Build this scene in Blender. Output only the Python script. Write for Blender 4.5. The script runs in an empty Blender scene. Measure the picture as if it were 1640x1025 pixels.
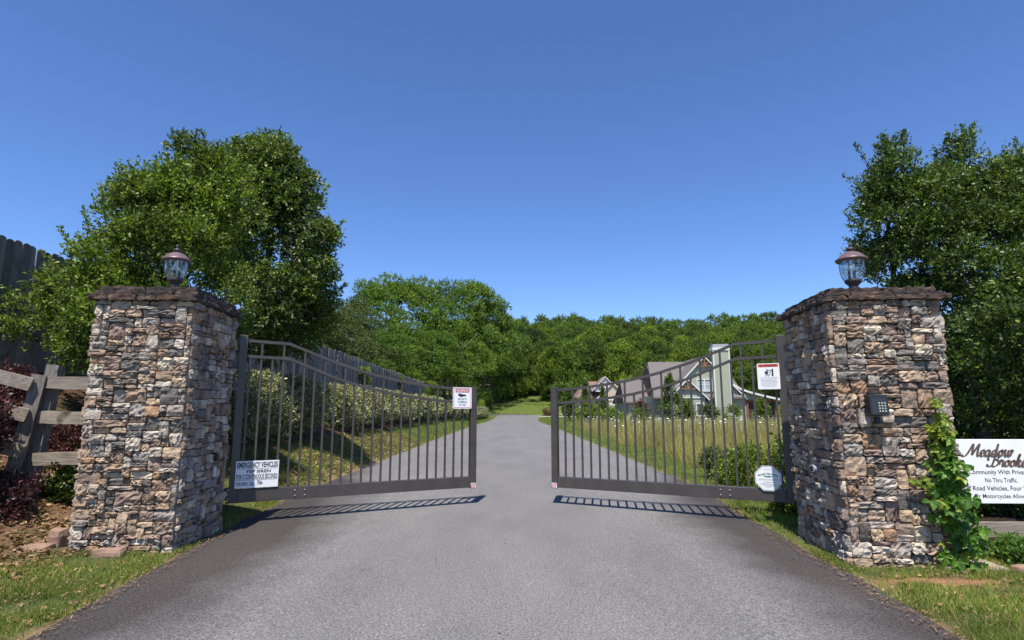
import bpy, math, random
import numpy as np
from mathutils import Vector, Matrix, noise

S = bpy.context.scene
COL = S.collection
R = random.Random(7)
NP = np.random.default_rng(7)
rad = math.radians

# ------------------------------------------------------------------ camera
cam_d = bpy.data.cameras.new('camera')
cam_d.sensor_width = 36.0
cam_d.lens = 36.0 * 916.0 / 1640.0
cam_d.clip_start = 0.05
cam_d.clip_end = 3000
cam = bpy.data.objects.new('camera', cam_d)
COL.objects.link(cam)
cam.location = (0, 0, 1.5)
cam.rotation_euler = (rad(90 + 8.842), 0, 0)
S.camera = cam

# ------------------------------------------------------------------ sky and sun
SUN = Vector((-0.07, -0.45, 1.0)).normalized()
SUN_EL = math.asin(SUN.z)
SUN_AZ = math.atan2(SUN.x, SUN.y)
world = bpy.data.worlds.new('World')
S.world = world
world.use_nodes = True
wn = world.node_tree.nodes
wl = world.node_tree.links
sky = wn.new('ShaderNodeTexSky')
sky.sky_type = 'NISHITA'
sky.sun_disc = False
sky.sun_elevation = SUN_EL
sky.sun_rotation = SUN_AZ
sky.altitude = 300
sky.air_density = 0.85
sky.dust_density = 0.0
sky.ozone_density = 7.0
hs = wn.new('ShaderNodeHueSaturation')
hs.inputs['Saturation'].default_value = 1.08
hs.inputs['Hue'].default_value = 0.507
wl.new(sky.outputs[0], hs.inputs['Color'])
wl.new(hs.outputs[0], wn['Background'].inputs['Color'])
wn['Background'].inputs['Strength'].default_value = 0.135
sun_d = bpy.data.lights.new('sun', 'SUN')
sun_d.energy = 5.0
sun_d.angle = rad(0.5)
sun_d.color = (1.0, 0.95, 0.87)
sun = bpy.data.objects.new('sun', sun_d)
COL.objects.link(sun)
sun.location = (-10, -30, 80)
sun.rotation_euler = SUN.to_track_quat('Z', 'Y').to_euler()
S.view_settings.view_transform = 'Standard'
S.view_settings.look = 'None'
S.view_settings.gamma = 1.0
S.view_settings.exposure = 0.55
S.view_settings.use_curve_mapping = False
S.cycles.max_bounces = 8
S.cycles.transparent_max_bounces = 12

# ------------------------------------------------------------------ material helpers
def new_mat(name):
    m = bpy.data.materials.new(name)
    m.use_nodes = True
    nt = m.node_tree
    return m, nt, nt.nodes, nt.links, nt.nodes['Principled BSDF']

def ramp(nodes, stops, mode='LINEAR'):
    r = nodes.new('ShaderNodeValToRGB')
    cr = r.color_ramp
    cr.interpolation = mode
    while len(cr.elements) < len(stops):
        cr.elements.new(0.5)
    for e, (p, c) in zip(cr.elements, stops):
        e.position = p
        e.color = (c[0], c[1], c[2], 1)
    return r

def noise_tex(nodes, links, scale, detail=4, rough=0.55, coord=None, vec_scale=None):
    n = nodes.new('ShaderNodeTexNoise')
    n.inputs['Scale'].default_value = scale
    n.inputs['Detail'].default_value = detail
    n.inputs['Roughness'].default_value = rough
    if coord is not None:
        if vec_scale:
            mp = nodes.new('ShaderNodeMapping')
            mp.inputs['Scale'].default_value = vec_scale
            links.new(coord, mp.inputs['Vector'])
            coord = mp.outputs[0]
        links.new(coord, n.inputs['Vector'])
    return n

def mixc(nodes, links, a, b, fac, mode='MIX'):
    m = nodes.new('ShaderNodeMix')
    m.data_type = 'RGBA'
    m.blend_type = mode
    for sock, v in ((m.inputs[0], fac), (m.inputs[6], a), (m.inputs[7], b)):
        if isinstance(v, (int, float)):
            sock.default_value = v
        elif isinstance(v, tuple):
            sock.default_value = (v[0], v[1], v[2], 1)
        else:
            links.new(v, sock)
    return m.outputs[2]

def mathn(nodes, links, op, a, b=0.0, clamp=False):
    m = nodes.new('ShaderNodeMath')
    m.operation = op
    m.use_clamp = clamp
    for sock, v in ((m.inputs[0], a), (m.inputs[1], b)):
        if isinstance(v, (int, float)):
            sock.default_value = v
        else:
            links.new(v, sock)
    return m.outputs[0]

def bump(nodes, links, bsdf, height, strength, dist):
    b = nodes.new('ShaderNodeBump')
    b.inputs['Strength'].default_value = strength
    b.inputs['Distance'].default_value = dist
    links.new(height, b.inputs['Height'])
    links.new(b.outputs[0], bsdf.inputs['Normal'])
    return b

def plain(name, col, rough=0.6, metal=0.0, var=0.12, scale=6.0, bmp=0.0):
    m, nt, N, L, B = new_mat(name)
    tc = N.new('ShaderNodeTexCoord')
    n = noise_tex(N, L, scale, 5, 0.6, tc.outputs['Object'])
    r = ramp(N, [(0.25, [c * (1 - var) for c in col]), (0.75, [min(1, c * (1 + var)) for c in col])])
    L.new(n.outputs[0], r.inputs[0])
    L.new(r.outputs[0], B.inputs['Base Color'])
    B.inputs['Roughness'].default_value = rough
    B.inputs['Metallic'].default_value = metal
    if bmp:
        bump(N, L, B, n.outputs[0], bmp, 0.01)
    return m

def leaf_mat(name, stops, rough=0.45, trans=0.25, spec=0.5, big=0.35, objvar=0.0, bigscale=0.9):
    m, nt, N, L, B = new_mat(name)
    if any(k in name for k in ('holly', 'pear', 'oak', 'forest', 'olive')):
        stops = [(p, (c[0] * 1.2, c[1] * 1.22, c[2] * 1.05)) for p, c in stops]
    g = N.new('ShaderNodeNewGeometry')
    r = ramp(N, stops)
    L.new(g.outputs['Random Per Island'], r.inputs[0])
    n = noise_tex(N, L, bigscale, 3, 0.5, g.outputs['Position'])
    r2 = ramp(N, [(0.3, (1 - big,) * 3), (0.7, (1 + big, 1 + big, 1.0))])
    L.new(n.outputs[0], r2.inputs[0])
    c = mixc(N, L, r.outputs[0], r2.outputs[0], 1.0, 'MULTIPLY')
    if objvar:
        oi = N.new('ShaderNodeObjectInfo')
        r3 = ramp(N, [(0, (1 - objvar, 1 - objvar * .8, 1 - objvar * .6)), (0.5, (1, 1, 1)), (1, (1 + objvar * 1.4, 1 + objvar, 1))])
        L.new(oi.outputs['Random'], r3.inputs[0])
        c = mixc(N, L, c, r3.outputs[0], 1.0, 'MULTIPLY')
    L.new(c, B.inputs['Base Color'])
    B.inputs['Roughness'].default_value = rough
    B.inputs['Specular IOR Level'].default_value = spec
    t = N.new('ShaderNodeBsdfTranslucent')
    tc = mixc(N, L, c, (1.5, 1.6, 0.7), 1.0, 'MULTIPLY')
    L.new(tc, t.inputs['Color'])
    mx = N.new('ShaderNodeMixShader')
    mx.inputs[0].default_value = trans
    L.new(B.outputs[0], mx.inputs[1])
    L.new(t.outputs[0], mx.inputs[2])
    L.new(mx.outputs[0], N['Material Output'].inputs['Surface'])
    return m

# ------------------------------------------------------------------ materials
def mk_stone():
    m, nt, N, L, B = new_mat('fieldstone')
    at = N.new('ShaderNodeAttribute'); at.attribute_name = 'tint'
    stops = [(0.0, (.33, .295, .265)), (0.15, (.52, .46, .395)), (0.26, (.43, .325, .235)), (0.39, (.33, .235, .175)),
             (.50, (.36, .23, .145)), (0.53, (.17, .155, .145)), (0.62, (.27, .20, .165)), (0.71, (.29, .215, .17)),
             (0.80, (.60, .52, .41)), (0.87, (.39, .34, .295)), (0.94, (.36, .265, .20))]
    r = ramp(N, stops, 'CONSTANT')
    L.new(at.outputs['Fac'], r.inputs[0])
    g = N.new('ShaderNodeNewGeometry')
    n1 = noise_tex(N, L, 9, 6, 0.65, g.outputs['Position'])
    r1 = ramp(N, [(0.33, (.36, .335, .32)), (0.5, (1, .98, .95)), (0.70, (1.35, 1.25, 1.1))])
    L.new(n1.outputs[0], r1.inputs[0])
    c = mixc(N, L, r.outputs[0], r1.outputs[0], 0.95, 'MULTIPLY')
    n2 = noise_tex(N, L, 4.2, 5, 0.7, g.outputs['Position'])
    r2 = ramp(N, [(0.57, (0, 0, 0)), (0.68, (1, 1, 1))])
    L.new(n2.outputs[0], r2.inputs[0])
    c = mixc(N, L, c, (.40, .26, .14), mathn(N, L, 'MULTIPLY', r2.outputs[0], 0.5))
    n3 = noise_tex(N, L, 17, 5, 0.7, g.outputs['Position'])
    r3 = ramp(N, [(0.58, (0, 0, 0)), (0.66, (1, 1, 1))])
    L.new(n3.outputs[0], r3.inputs[0])
    c = mixc(N, L, c, (.07, .065, .065), mathn(N, L, 'MULTIPLY', r3.outputs[0], 0.6))
    L.new(c, B.inputs['Base Color'])
    B.inputs['Roughness'].default_value = 0.85
    B.inputs['Specular IOR Level'].default_value = 0.25
    n4 = noise_tex(N, L, 24, 8, 0.68, g.outputs['Position'], (1, 1, 2.2))
    bump(N, L, B, n4.outputs[0], 0.9, 0.022)
    return m
M_STONE = mk_stone()

def mk_cap():
    m, nt, N, L, B = new_mat('weathered_capstone')
    g = N.new('ShaderNodeNewGeometry')
    oi = N.new('ShaderNodeObjectInfo')
    n1 = noise_tex(N, L, 7, 7, 0.7, g.outputs['Position'], (1, 1, 2.5))
    r1 = ramp(N, [(0.3, (.022, .019, .018)), (0.47, (.06, .045, .038)), (0.58, (.125, .088, .066)), (0.72, (.27, .2, .145))])
    L.new(n1.outputs[0], r1.inputs[0])
    r2 = ramp(N, [(0, (.6, .6, .62)), (0.8, (1.15, 1.05, 1)), (1, (1.8, 1.2, .85))])
    L.new(oi.outputs['Random'], r2.inputs[0])
    c = mixc(N, L, r1.outputs[0], r2.outputs[0], 1.0, 'MULTIPLY')
    L.new(c, B.inputs['Base Color'])
    B.inputs['Roughness'].default_value = 0.9
    n4 = noise_tex(N, L, 22, 8, 0.7, g.outputs['Position'], (1, 1, 3))
    bump(N, L, B, n4.outputs[0], 1.0, 0.04)
    return m
M_CAP = mk_cap()
M_MORTAR = plain('dark_joint', (.075, .06, .05), 0.95, var=.4, scale=20)

def mk_asphalt():
    m, nt, N, L, B = new_mat('asphalt')
    g = N.new('ShaderNodeNewGeometry')
    sp = N.new('ShaderNodeSeparateXYZ')
    L.new(g.outputs['Position'], sp.inputs[0])
    X, Y = sp.outputs[0], sp.outputs[1]
    n_w = noise_tex(N, L, 0.55, 4, 0.6, g.outputs['Position'])
    wob = mathn(N, L, 'MULTIPLY', mathn(N, L, 'SUBTRACT', n_w.outputs[0], 0.5), 1.6)
    ax = mathn(N, L, 'ADD', mathn(N, L, 'ABSOLUTE', X), wob)
    # the later, darker aprons beside the gates: wide near the pillars, fading out beyond
    lim = mathn(N, L, 'ADD', 1.95, mathn(N, L, 'MULTIPLY', mathn(N, L, 'MAXIMUM', mathn(N, L, 'SUBTRACT', Y, 8.5), 0.0), 0.22))
    e = mathn(N, L, 'MULTIPLY', mathn(N, L, 'SUBTRACT', ax, lim), 1.15, True)
    spk = noise_tex(N, L, 62, 3, 0.75, g.outputs['Position'])
    spk2 = noise_tex(N, L, 145, 2, 0.6, g.outputs['Position'])
    lo = ramp(N, [(0.32, (.075, .072, .070)), (0.5, (.148, .143, .137)), (0.68, (.27, .262, .25))])
    L.new(spk.outputs[0], lo.inputs[0])
    dk = ramp(N, [(0.32, (.022, .019, .017)), (0.5, (.046, .039, .036)), (0.68, (.10, .088, .082))])
    L.new(spk.outputs[0], dk.inputs[0])
    c = mixc(N, L, lo.outputs[0], dk.outputs[0], e)
    rs = ramp(N, [(0.38, (.62, .62, .62)), (0.5, (1, 1, 1)), (0.62, (1.5, 1.5, 1.5))])
    L.new(spk2.outputs[0], rs.inputs[0])
    c = mixc(N, L, c, rs.outputs[0], 1.0, 'MULTIPLY')
    nb = noise_tex(N, L, 0.8, 5, 0.65, g.outputs['Position'], (1, .35, 1))
    rb = ramp(N, [(0.3, (.80, .80, .80)), (0.7, (1.14, 1.13, 1.12))])
    L.new(nb.outputs[0], rb.inputs[0])
    c = mixc(N, L, c, rb.outputs[0], 1.0, 'MULTIPLY')
    # dark bits of grit and oil
    vo = N.new('ShaderNodeTexVoronoi'); vo.inputs['Scale'].default_value = 3.4
    L.new(g.outputs['Position'], vo.inputs['Vector'])
    rv = ramp(N, [(0.03, (.25, .24, .23)), (0.07, (1, 1, 1))])
    L.new(vo.outputs['Distance'], rv.inputs[0])
    c = mixc(N, L, c, rv.outputs[0], 1.0, 'MULTIPLY')
    L.new(c, B.inputs['Base Color'])
    B.inputs['Roughness'].default_value = 0.8
    B.inputs['Specular IOR Level'].default_value = 0.3
    bump(N, L, B, spk.outputs[0], 0.55, 0.006)
    return m
M_ASPHALT = mk_asphalt()

def mk_ground():
    m, nt, N, L, B = new_mat('ground_soil')
    at = N.new('ShaderNodeVertexColor'); at.layer_name = 'soil'
    g = N.new('ShaderNodeNewGeometry')
    n1 = noise_tex(N, L, 3.2, 7, 0.7, g.outputs['Position'])
    r1 = ramp(N, [(0.3, (.55, .55, .5)), (0.5, (1, 1, 1)), (0.7, (1.45, 1.3, 1.15))])
    L.new(n1.outputs[0], r1.inputs[0])
    c = mixc(N, L, at.outputs[0], r1.outputs[0], 1.0, 'MULTIPLY')
    n2 = noise_tex(N, L, 45, 5, 0.75, g.outputs['Position'])
    r2 = ramp(N, [(0.3, (.5, .5, .5)), (0.7, (1.5, 1.45, 1.4))])
    L.new(n2.outputs[0], r2.inputs[0])
    c = mixc(N, L, c, r2.outputs[0], 1.0, 'MULTIPLY')
    L.new(c, B.inputs['Base Color'])
    B.inputs['Roughness'].default_value = 0.95
    B.inputs['Specular IOR Level'].default_value = 0.1
    bump(N, L, B, n2.outputs[0], 0.8, 0.03)
    return m
M_GROUND = mk_ground()

def mk_wood(name, a, b, c_, axis_scale, var=0.25):
    m, nt, N, L, B = new_mat(name)
    tc = N.new('ShaderNodeTexCoord')
    oi = N.new('ShaderNodeObjectInfo')
    ad = N.new('ShaderNodeVectorMath'); ad.operation = 'ADD'
    sc = N.new('ShaderNodeVectorMath'); sc.operation = 'SCALE'
    sc.inputs[0].default_value = (31, 17, 23)
    L.new(oi.outputs['Random'], sc.inputs['Scale'])
    L.new(tc.outputs['Object'], ad.inputs[0]); L.new(sc.outputs[0], ad.inputs[1])
    n1 = noise_tex(N, L, 5, 7, 0.7, ad.outputs[0], axis_scale)
    r1 = ramp(N, [(0.28, a), (0.5, b), (0.72, c_)])
    L.new(n1.outputs[0], r1.inputs[0])
    r2 = ramp(N, [(0, (1 - var,) * 3), (1, (1 + var,) * 3)])
    L.new(oi.outputs['Random'], r2.inputs[0])
    c = mixc(N, L, r1.outputs[0], r2.outputs[0], 1.0, 'MULTIPLY')
    nk = noise_tex(N, L, 3.0, 2, 0.4, ad.outputs[0])
    rk = ramp(N, [(0.66, (1, 1, 1)), (0.72, (.35, .33, .32))])
    L.new(nk.outputs[0], rk.inputs[0])
    c = mixc(N, L, c, rk.outputs[0], 1.0, 'MULTIPLY')
    L.new(c, B.inputs['Base Color'])
    B.inputs['Roughness'].default_value = 0.85
    B.inputs['Specular IOR Level'].default_value = 0.2
    bump(N, L, B, n1.outputs[0], 0.5, 0.006)
    return m
M_BOARD = mk_wood('weathered_fence_board', (.085, .08, .075), (.175, .164, .152), (.29, .27, .25), (9, 9, 0.7), .3)
M_RAIL = mk_wood('grey_rail_timber', (.12, .10, .078), (.255, .215, .17), (.38, .33, .27), (0.8, 9, 9), .12)
M_POST = mk_wood('grey_post_timber', (.09, .08, .068), (.19, .17, .15), (.30, .275, .245), (9, 9, 0.8), .1)
M_BARK = plain('bark', (.085, .07, .055), .95, var=.5, scale=14, bmp=.8)
M_PALEBARK = plain('pale_bark', (.26, .24, .21), .95, var=.3, scale=6, bmp=.5)

M_METAL = plain('bronze_gate_paint', (.060, .051, .046), .38, 0.0, .24, 5)
M_BOLT = plain('zinc_bolt', (.3, .29, .28), .4, .6, .1)
M_BLACK = plain('black_plastic', (.013, .015, .018), .5, 0, .1)
M_PRINT = plain('black_print', (.02, .02, .025), .6, 0, .05)
M_SIGNWHITE = plain('white_sign_sheet', (.80, .81, .82), .35, 0, .03, 3)
M_SIGNDIRT = plain('white_painted_board', (.80, .80, .79), .5, 0, .06, 4)
M_RED = plain('sign_red', (.45, .025, .03), .4, 0, .05)
M_WARN = plain('warning_red', (.62, .07, .04), .4, 0, .05)
M_GREEN = plain('sign_green', (.02, .20, .13), .45, 0, .05)
M_GREY = plain('grey_print', (.33, .34, .36), .6, 0, .05)
M_SCRIPT = plain('brown_script_paint', (.11, .07, .055), .5, 0, .2, 20)
M_LAMP = plain('lamp_bronze', (.16, .105, .105), .4, .25, .25, 14)
M_LAMPDARK = plain('lamp_bronze_dark', (.06, .045, .045), .45, .25, .2, 14)
M_CANDLE = plain('candle_sleeve', (.5, .46, .38), .5)
M_BULB = plain('bulb_glass', (.75, .74, .70), .2, 0, .02)
M_CONCRETE = plain('concrete', (.30, .235, .175), .9, 0, .25, 7, .5)
M_DRIVE = plain('pale_concrete', (.55, .50, .42), .9, 0, .12, 2)
M_SIDING = None

def mk_glass():
    m, nt, N, L, B = new_mat('water_glass')
    tc = N.new('ShaderNodeTexCoord')
    n = noise_tex(N, L, 16, 3, .5, tc.outputs['Object'], (1, 1, .45))
    N.remove(B)
    t = N.new('ShaderNodeBsdfTransparent'); t.inputs[0].default_value = (.86, .93, .95, 1)
    gl = N.new('ShaderNodeBsdfGlossy'); gl.inputs['Roughness'].default_value = .06
    b = N.new('ShaderNodeBump'); b.inputs['Strength'].default_value = 1.0; b.inputs['Distance'].default_value = .05
    L.new(n.outputs[0], b.inputs['Height']); L.new(b.outputs[0], gl.inputs['Normal'])
    df = N.new('ShaderNodeBsdfTranslucent'); df.inputs[0].default_value = (.75, .85, .88, 1)
    m1 = N.new('ShaderNodeMixShader'); m1.inputs[0].default_value = .30
    r = ramp(N, [(.4, (.05,) * 3), (.62, (.5,) * 3)])
    L.new(n.outputs[0], r.inputs[0]); L.new(r.outputs[0], m1.inputs[0])
    L.new(t.outputs[0], m1.inputs[1]); L.new(gl.outputs[0], m1.inputs[2])
    m2 = N.new('ShaderNodeMixShader'); m2.inputs[0].default_value = .14
    L.new(m1.outputs[0], m2.inputs[1]); L.new(df.outputs[0], m2.inputs[2])
    L.new(m2.outputs[0], N['Material Output'].inputs['Surface'])
    return m
M_GLASS = mk_glass()

def mk_siding(name, col, pitch):
    m, nt, N, L, B = new_mat(name)
    g = N.new('ShaderNodeNewGeometry')
    sp = N.new('ShaderNodeSeparateXYZ'); L.new(g.outputs['Position'], sp.inputs[0])
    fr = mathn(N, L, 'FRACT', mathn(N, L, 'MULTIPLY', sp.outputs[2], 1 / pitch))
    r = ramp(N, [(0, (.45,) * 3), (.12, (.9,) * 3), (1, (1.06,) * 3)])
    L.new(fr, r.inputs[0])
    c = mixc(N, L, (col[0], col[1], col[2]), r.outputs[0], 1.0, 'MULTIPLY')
    L.new(c, B.inputs['Base Color'])
    B.inputs['Roughness'].default_value = .6
    bump(N, L, B, fr, .6, .02)
    return m
M_SIDING = mk_siding('sage_lap_siding', (.38, .40, .30), .2)
M_BEIGE = mk_siding('beige_wall', (.56, .45, .34), .3)
M_TRIM = plain('white_trim', (.64, .63, .59), .5, 0, .03)
M_SHINGLE = plain('brown_shingles', (.135, .119, .112), .9, 0, .3, 9, .6)
M_SHINGLE2 = plain('red_brown_shingles', (.19, .12, .10), .9, 0, .25, 6, .5)
M_TIMBER = plain('stained_timber', (.24, .12, .065), .7, 0, .2)
M_REDWOOD = plain('red_timber', (.26, .075, .045), .7, 0, .2)
M_PANE = plain('window_pane', (.10, .14, .17), .06, 0, .3, 1.5)
M_BLIND = plain('window_blind', (.36, .43, .45), .5, 0, .1)
M_SCREEN = plain('insect_screen', (.035, .035, .036), .8, 0, .2)
M_DARKTRIM = plain('dark_gable', (.07, .045, .04), .8, 0, .2)

M_HOLLY = leaf_mat('holly_leaves', [(0, (.036, .062, .013)), (.45, (.078, .122, .022)), (.8, (.135, .185, .034)), (1, (.22, .26, .065))], .5, .28, .32, .4)
M_PEAR = leaf_mat('pear_leaves', [(0, (.03, .055, .015)), (.5, (.064, .104, .024)), (.85, (.105, .15, .038)), (1, (.22, .235, .10))], .45, .25, .4, .4)
M_HOLLYR = leaf_mat('dark_holly_leaves', [(0, (.026, .048, .013)), (.5, (.052, .088, .021)), (.85, (.09, .135, .032)), (1, (.17, .21, .06))], .45, .22, .4, .4)
M_OAK = leaf_mat('oak_leaves', [(0, (.04, .08, .016)), (.5, (.078, .138, .026)), (1, (.14, .20, .038))], .55, .25, .3, .35, .25)
M_OLIVE = leaf_mat('olive_leaves', [(0, (.04, .062, .02)), (.5, (.075, .10, .035)), (1, (.13, .15, .06))], .6, .2, .3, .3, .2)
M_HILL = leaf_mat('forest_leaves', [(0, (.036, .066, .018)), (.5, (.075, .122, .027)), (1, (.135, .18, .04))], .6, .25, .25, .5, .4, .11)
M_BUSHLT = leaf_mat('light_shrub_leaves', [(0, (.09, .16, .03)), (.5, (.16, .24, .045)), (1, (.24, .30, .07))], .55, .32, .3, .3, .3)
M_HEDGE = leaf_mat('silvery_hedge_leaves', [(0, (.08, .10, .04)), (.3, (.16, .18, .08)), (.6, (.29, .30, .16)), (.85, (.43, .42, .25)), (1, (.58, .55, .36))], .5, .15, .4, .25)
M_PURPLE = leaf_mat('purple_leaves', [(0, (.022, .012, .016)), (.5, (.05, .022, .028)), (.85, (.10, .035, .045)), (1, (.27, .07, .10))], .45, .2, .4, .3)
M_MAPLE = leaf_mat('maple_leaves', [(0, (.05, .022, .016)), (1, (.14, .06, .035))], .55, .2)
M_GRASS = leaf_mat('grass_blades', [(0, (.08, .14, .022)), (.5, (.15, .22, .04)), (.82, (.25, .28, .075)), (1, (.38, .32, .15))], .6, .3, .25, .35)
M_DRYGRASS = leaf_mat('thin_dry_grass', [(0, (.10, .15, .03)), (.45, (.19, .23, .055)), (.75, (.31, .27, .12)), (1, (.42, .31, .19))], .65, .25, .2, .35)
M_MEADOW = leaf_mat('meadow_grass', [(0, (.09, .135, .03)), (.3, (.19, .21, .065)), (.6, (.35, .30, .145)), (1, (.46, .35, .22))], .65, .3, .2, .45)
M_LITTER = leaf_mat('fallen_leaves', [(0, (.10, .05, .03)), (.5, (.22, .125, .075)), (1, (.40, .27, .18))], .7, .1, .2, .2)
M_VINE = leaf_mat('creeper_leaves', [(0, (.055, .125, .022)), (1, (.10, .20, .035))], .4, .35, .45, .25, .35)
M_VINEY = leaf_mat('young_creeper_leaves', [(0, (.17, .24, .04)), (1, (.24, .29, .05))], .4, .35, .4, .15, .2)
M_WEED = leaf_mat('weed_leaves', [(0, (.06, .13, .025)), (1, (.13, .22, .045))], .5, .3, .4, .2)
M_FLOWER = plain('white_umbels', (.78, .78, .72), .8, 0, .05)
M_STEM = plain('vine_stem', (.13, .09, .06), .9, 0, .3)
M_ROCK = plain('red_rock', (.27, .17, .12), .9, 0, .35, 9, .8)
M_ROCKG = plain('grey_rock', (.16, .15, .14), .9, 0, .3, 9, .8)

# ------------------------------------------------------------------ object helpers
def tag(o, label=None, cat=None, group=None, kind=None):
    if label: o['label'] = label
    if cat: o['category'] = cat
    if group: o['group'] = group
    if kind: o['kind'] = kind
    return o

def empty(name, loc, rz=0.0):
    o = bpy.data.objects.new(name, None)
    o.empty_display_size = .2
    COL.objects.link(o)
    o.location = loc
    o.rotation_euler = (0, 0, rz)
    return o

def link(name, me, parent=None, loc=None, rot=None, scale=None):
    o = bpy.data.objects.new(name, me)
    COL.objects.link(o)
    if parent: o.parent = parent
    if loc is not None: o.location = loc
    if rot is not None: o.rotation_euler = rot
    if scale is not None: o.scale = scale
    return o

class MB:
    def __init__(s):
        s.v = []; s.f = []; s.sm = []
    def box(s, c, d, rz=0.0, M=None):
        x, y, z = d[0] / 2, d[1] / 2, d[2] / 2
        b = len(s.v)
        ca, sa = math.cos(rz), math.sin(rz)
        for i in ((-x, -y, -z), (x, -y, -z), (x, y, -z), (-x, y, -z), (-x, -y, z), (x, -y, z), (x, y, z), (-x, y, z)):
            p = Vector((i[0] * ca - i[1] * sa + c[0], i[0] * sa + i[1] * ca + c[1], i[2] + c[2]))
            s.v.append(tuple(M @ p) if M else tuple(p))
        for q in ((0, 3, 2, 1), (4, 5, 6, 7), (0, 1, 5, 4), (1, 2, 6, 5), (2, 3, 7, 6), (3, 0, 4, 7)):
            s.f.append([b + k for k in q])
        return s
    def hexa(s, pts):           # 4 bottom (ccw) + 4 top
        b = len(s.v)
        s.v += [tuple(p) for p in pts]
        for q in ((0, 3, 2, 1), (4, 5, 6, 7), (0, 1, 5, 4), (1, 2, 6, 5), (2, 3, 7, 6), (3, 0, 4, 7)):
            s.f.append([b + k for k in q])
        return s
    def prism(s, poly, axis, a, b_):   # extrude a polygon in the plane across axis (0:x,1:y,2:z)
        n = len(poly); b = len(s.v)
        for t in (a, b_):
            for (p, q) in poly:
                s.v.append({0: (t, p, q), 1: (p, t, q), 2: (p, q, t)}[axis])
        s.f.append([b + i for i in range(n)][::-1]); s.f.append([b + n + i for i in range(n)])
        for i in range(n):
            j = (i + 1) % n
            s.f.append([b + i, b + j, b + n + j, b + n + i])
        return s
    def tube(s, pts, rads, n=8, cap=True):
        pts = [Vector(p) for p in pts]
        if isinstance(rads, (int, float)): rads = [rads] * len(pts)
        b = len(s.v)
        for i, p in enumerate(pts):
            d = (pts[min(i + 1, len(pts) - 1)] - pts[max(i - 1, 0)]).normalized()
            u = d.orthogonal().normalized() if abs(d.z) < .95 else Vector((1, 0, 0))
            u = (u - d * u.dot(d)).normalized(); w = d.cross(u)
            for k in range(n):
                a = 2 * math.pi * k / n
                s.v.append(tuple(p + (u * math.cos(a) + w * math.sin(a)) * rads[i]))
        for i in range(len(pts) - 1):
            for k in range(n):
                k2 = (k + 1) % n
                s.f.append([b + i * n + k, b + i * n + k2, b + (i + 1) * n + k2, b + (i + 1) * n + k])
        if cap:
            s.f.append([b + k for k in range(n)][::-1])
            s.f.append([b + (len(pts) - 1) * n + k for k in range(n)])
        return s
    def lathe(s, prof, n=24, c=(0, 0, 0)):
        b = len(s.v); m = len(prof)
        for (r, z) in prof:
            for k in range(n):
                a = 2 * math.pi * k / n
                s.v.append((c[0] + r * math.cos(a), c[1] + r * math.sin(a), c[2] + z))
        for i in range(m - 1):
            for k in range(n):
                k2 = (k + 1) % n
                s.f.append([b + i * n + k, b + i * n + k2, b + (i + 1) * n + k2, b + (i + 1) * n + k])
        return s
    def rough(s, c, d, nx, ny, nz, amp, seed, fq=7, rnd=1.0):   # a rough-hewn block
        b0 = {}
        def vid(i, j, k):
            key = (i, j, k)
            if key not in b0:
                p = Vector((c[0] + (i / nx - .5) * d[0], c[1] + (j / ny - .5) * d[1], c[2] + (k / nz - .5) * d[2]))
                q = p * fq + Vector((seed * 3.1, seed * 1.7, seed))
                o = Vector((noise.noise(q), noise.noise(q + Vector((9, 3, 1))), noise.noise(q + Vector((2, 8, 5)))))
                ed = (i in (0, nx)) + (j in (0, ny)) + (k in (0, nz))
                p = p + o * amp
                if ed >= 2:
                    p = p + (Vector(c) - p).normalized() * amp * rnd * (.5 if ed == 2 else .9)
                b0[key] = len(s.v); s.v.append(tuple(p))
            return b0[key]
        for i in range(nx):
            for j in range(ny):
                s.f.append([vid(i, j, 0), vid(i, j + 1, 0), vid(i + 1, j + 1, 0), vid(i + 1, j, 0)])
                s.f.append([vid(i, j, nz), vid(i + 1, j, nz), vid(i + 1, j + 1, nz), vid(i, j + 1, nz)])
        for i in range(nx):
            for k in range(nz):
                s.f.append([vid(i, 0, k), vid(i + 1, 0, k), vid(i + 1, 0, k + 1), vid(i, 0, k + 1)])
                s.f.append([vid(i, ny, k), vid(i, ny, k + 1), vid(i + 1, ny, k + 1), vid(i + 1, ny, k)])
        for j in range(ny):
            for k in range(nz):
                s.f.append([vid(0, j, k), vid(0, j, k + 1), vid(0, j + 1, k + 1), vid(0, j + 1, k)])
                s.f.append([vid(nx, j, k), vid(nx, j + 1, k), vid(nx, j + 1, k + 1), vid(nx, j, k + 1)])
        return s
    def mesh(s, name, mat, smooth=False):
        me = bpy.data.meshes.new(name)
        me.from_pydata(s.v, [], s.f)
        me.materials.append(mat)
        if smooth:
            me.polygons.foreach_set('use_smooth', [True] * len(me.polygons))
        me.update()
        return me
    def build(s, name, mat, parent=None, loc=None, rot=None, smooth=False, bevel=0.0):
        o = link(name, s.mesh(name, mat, smooth), parent, loc, rot)
        if bevel:
            md = o.modifiers.new('edge', 'BEVEL'); md.width = bevel; md.segments = 2; md.limit_method = 'ANGLE'
        return o

def quads_mesh(name, V, mat):
    """V: (N,4,3) array of separate quads"""
    n = V.shape[0]
    me = bpy.data.meshes.new(name)
    me.vertices.add(n * 4)
    me.vertices.foreach_set('co', V.astype(np.float32).ravel())
    me.loops.add(n * 4)
    me.loops.foreach_set('vertex_index', np.arange(n * 4, dtype=np.int32))
    me.polygons.add(n)
    me.polygons.foreach_set('loop_start', np.arange(0, n * 4, 4, dtype=np.int32))
    me.polygons.foreach_set('loop_total', np.full(n, 4, dtype=np.int32))
    me.materials.append(mat)
    me.update(calc_edges=True)
    return me

def unit(a):
    return a / (np.linalg.norm(a, axis=-1, keepdims=True) + 1e-9)

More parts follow.
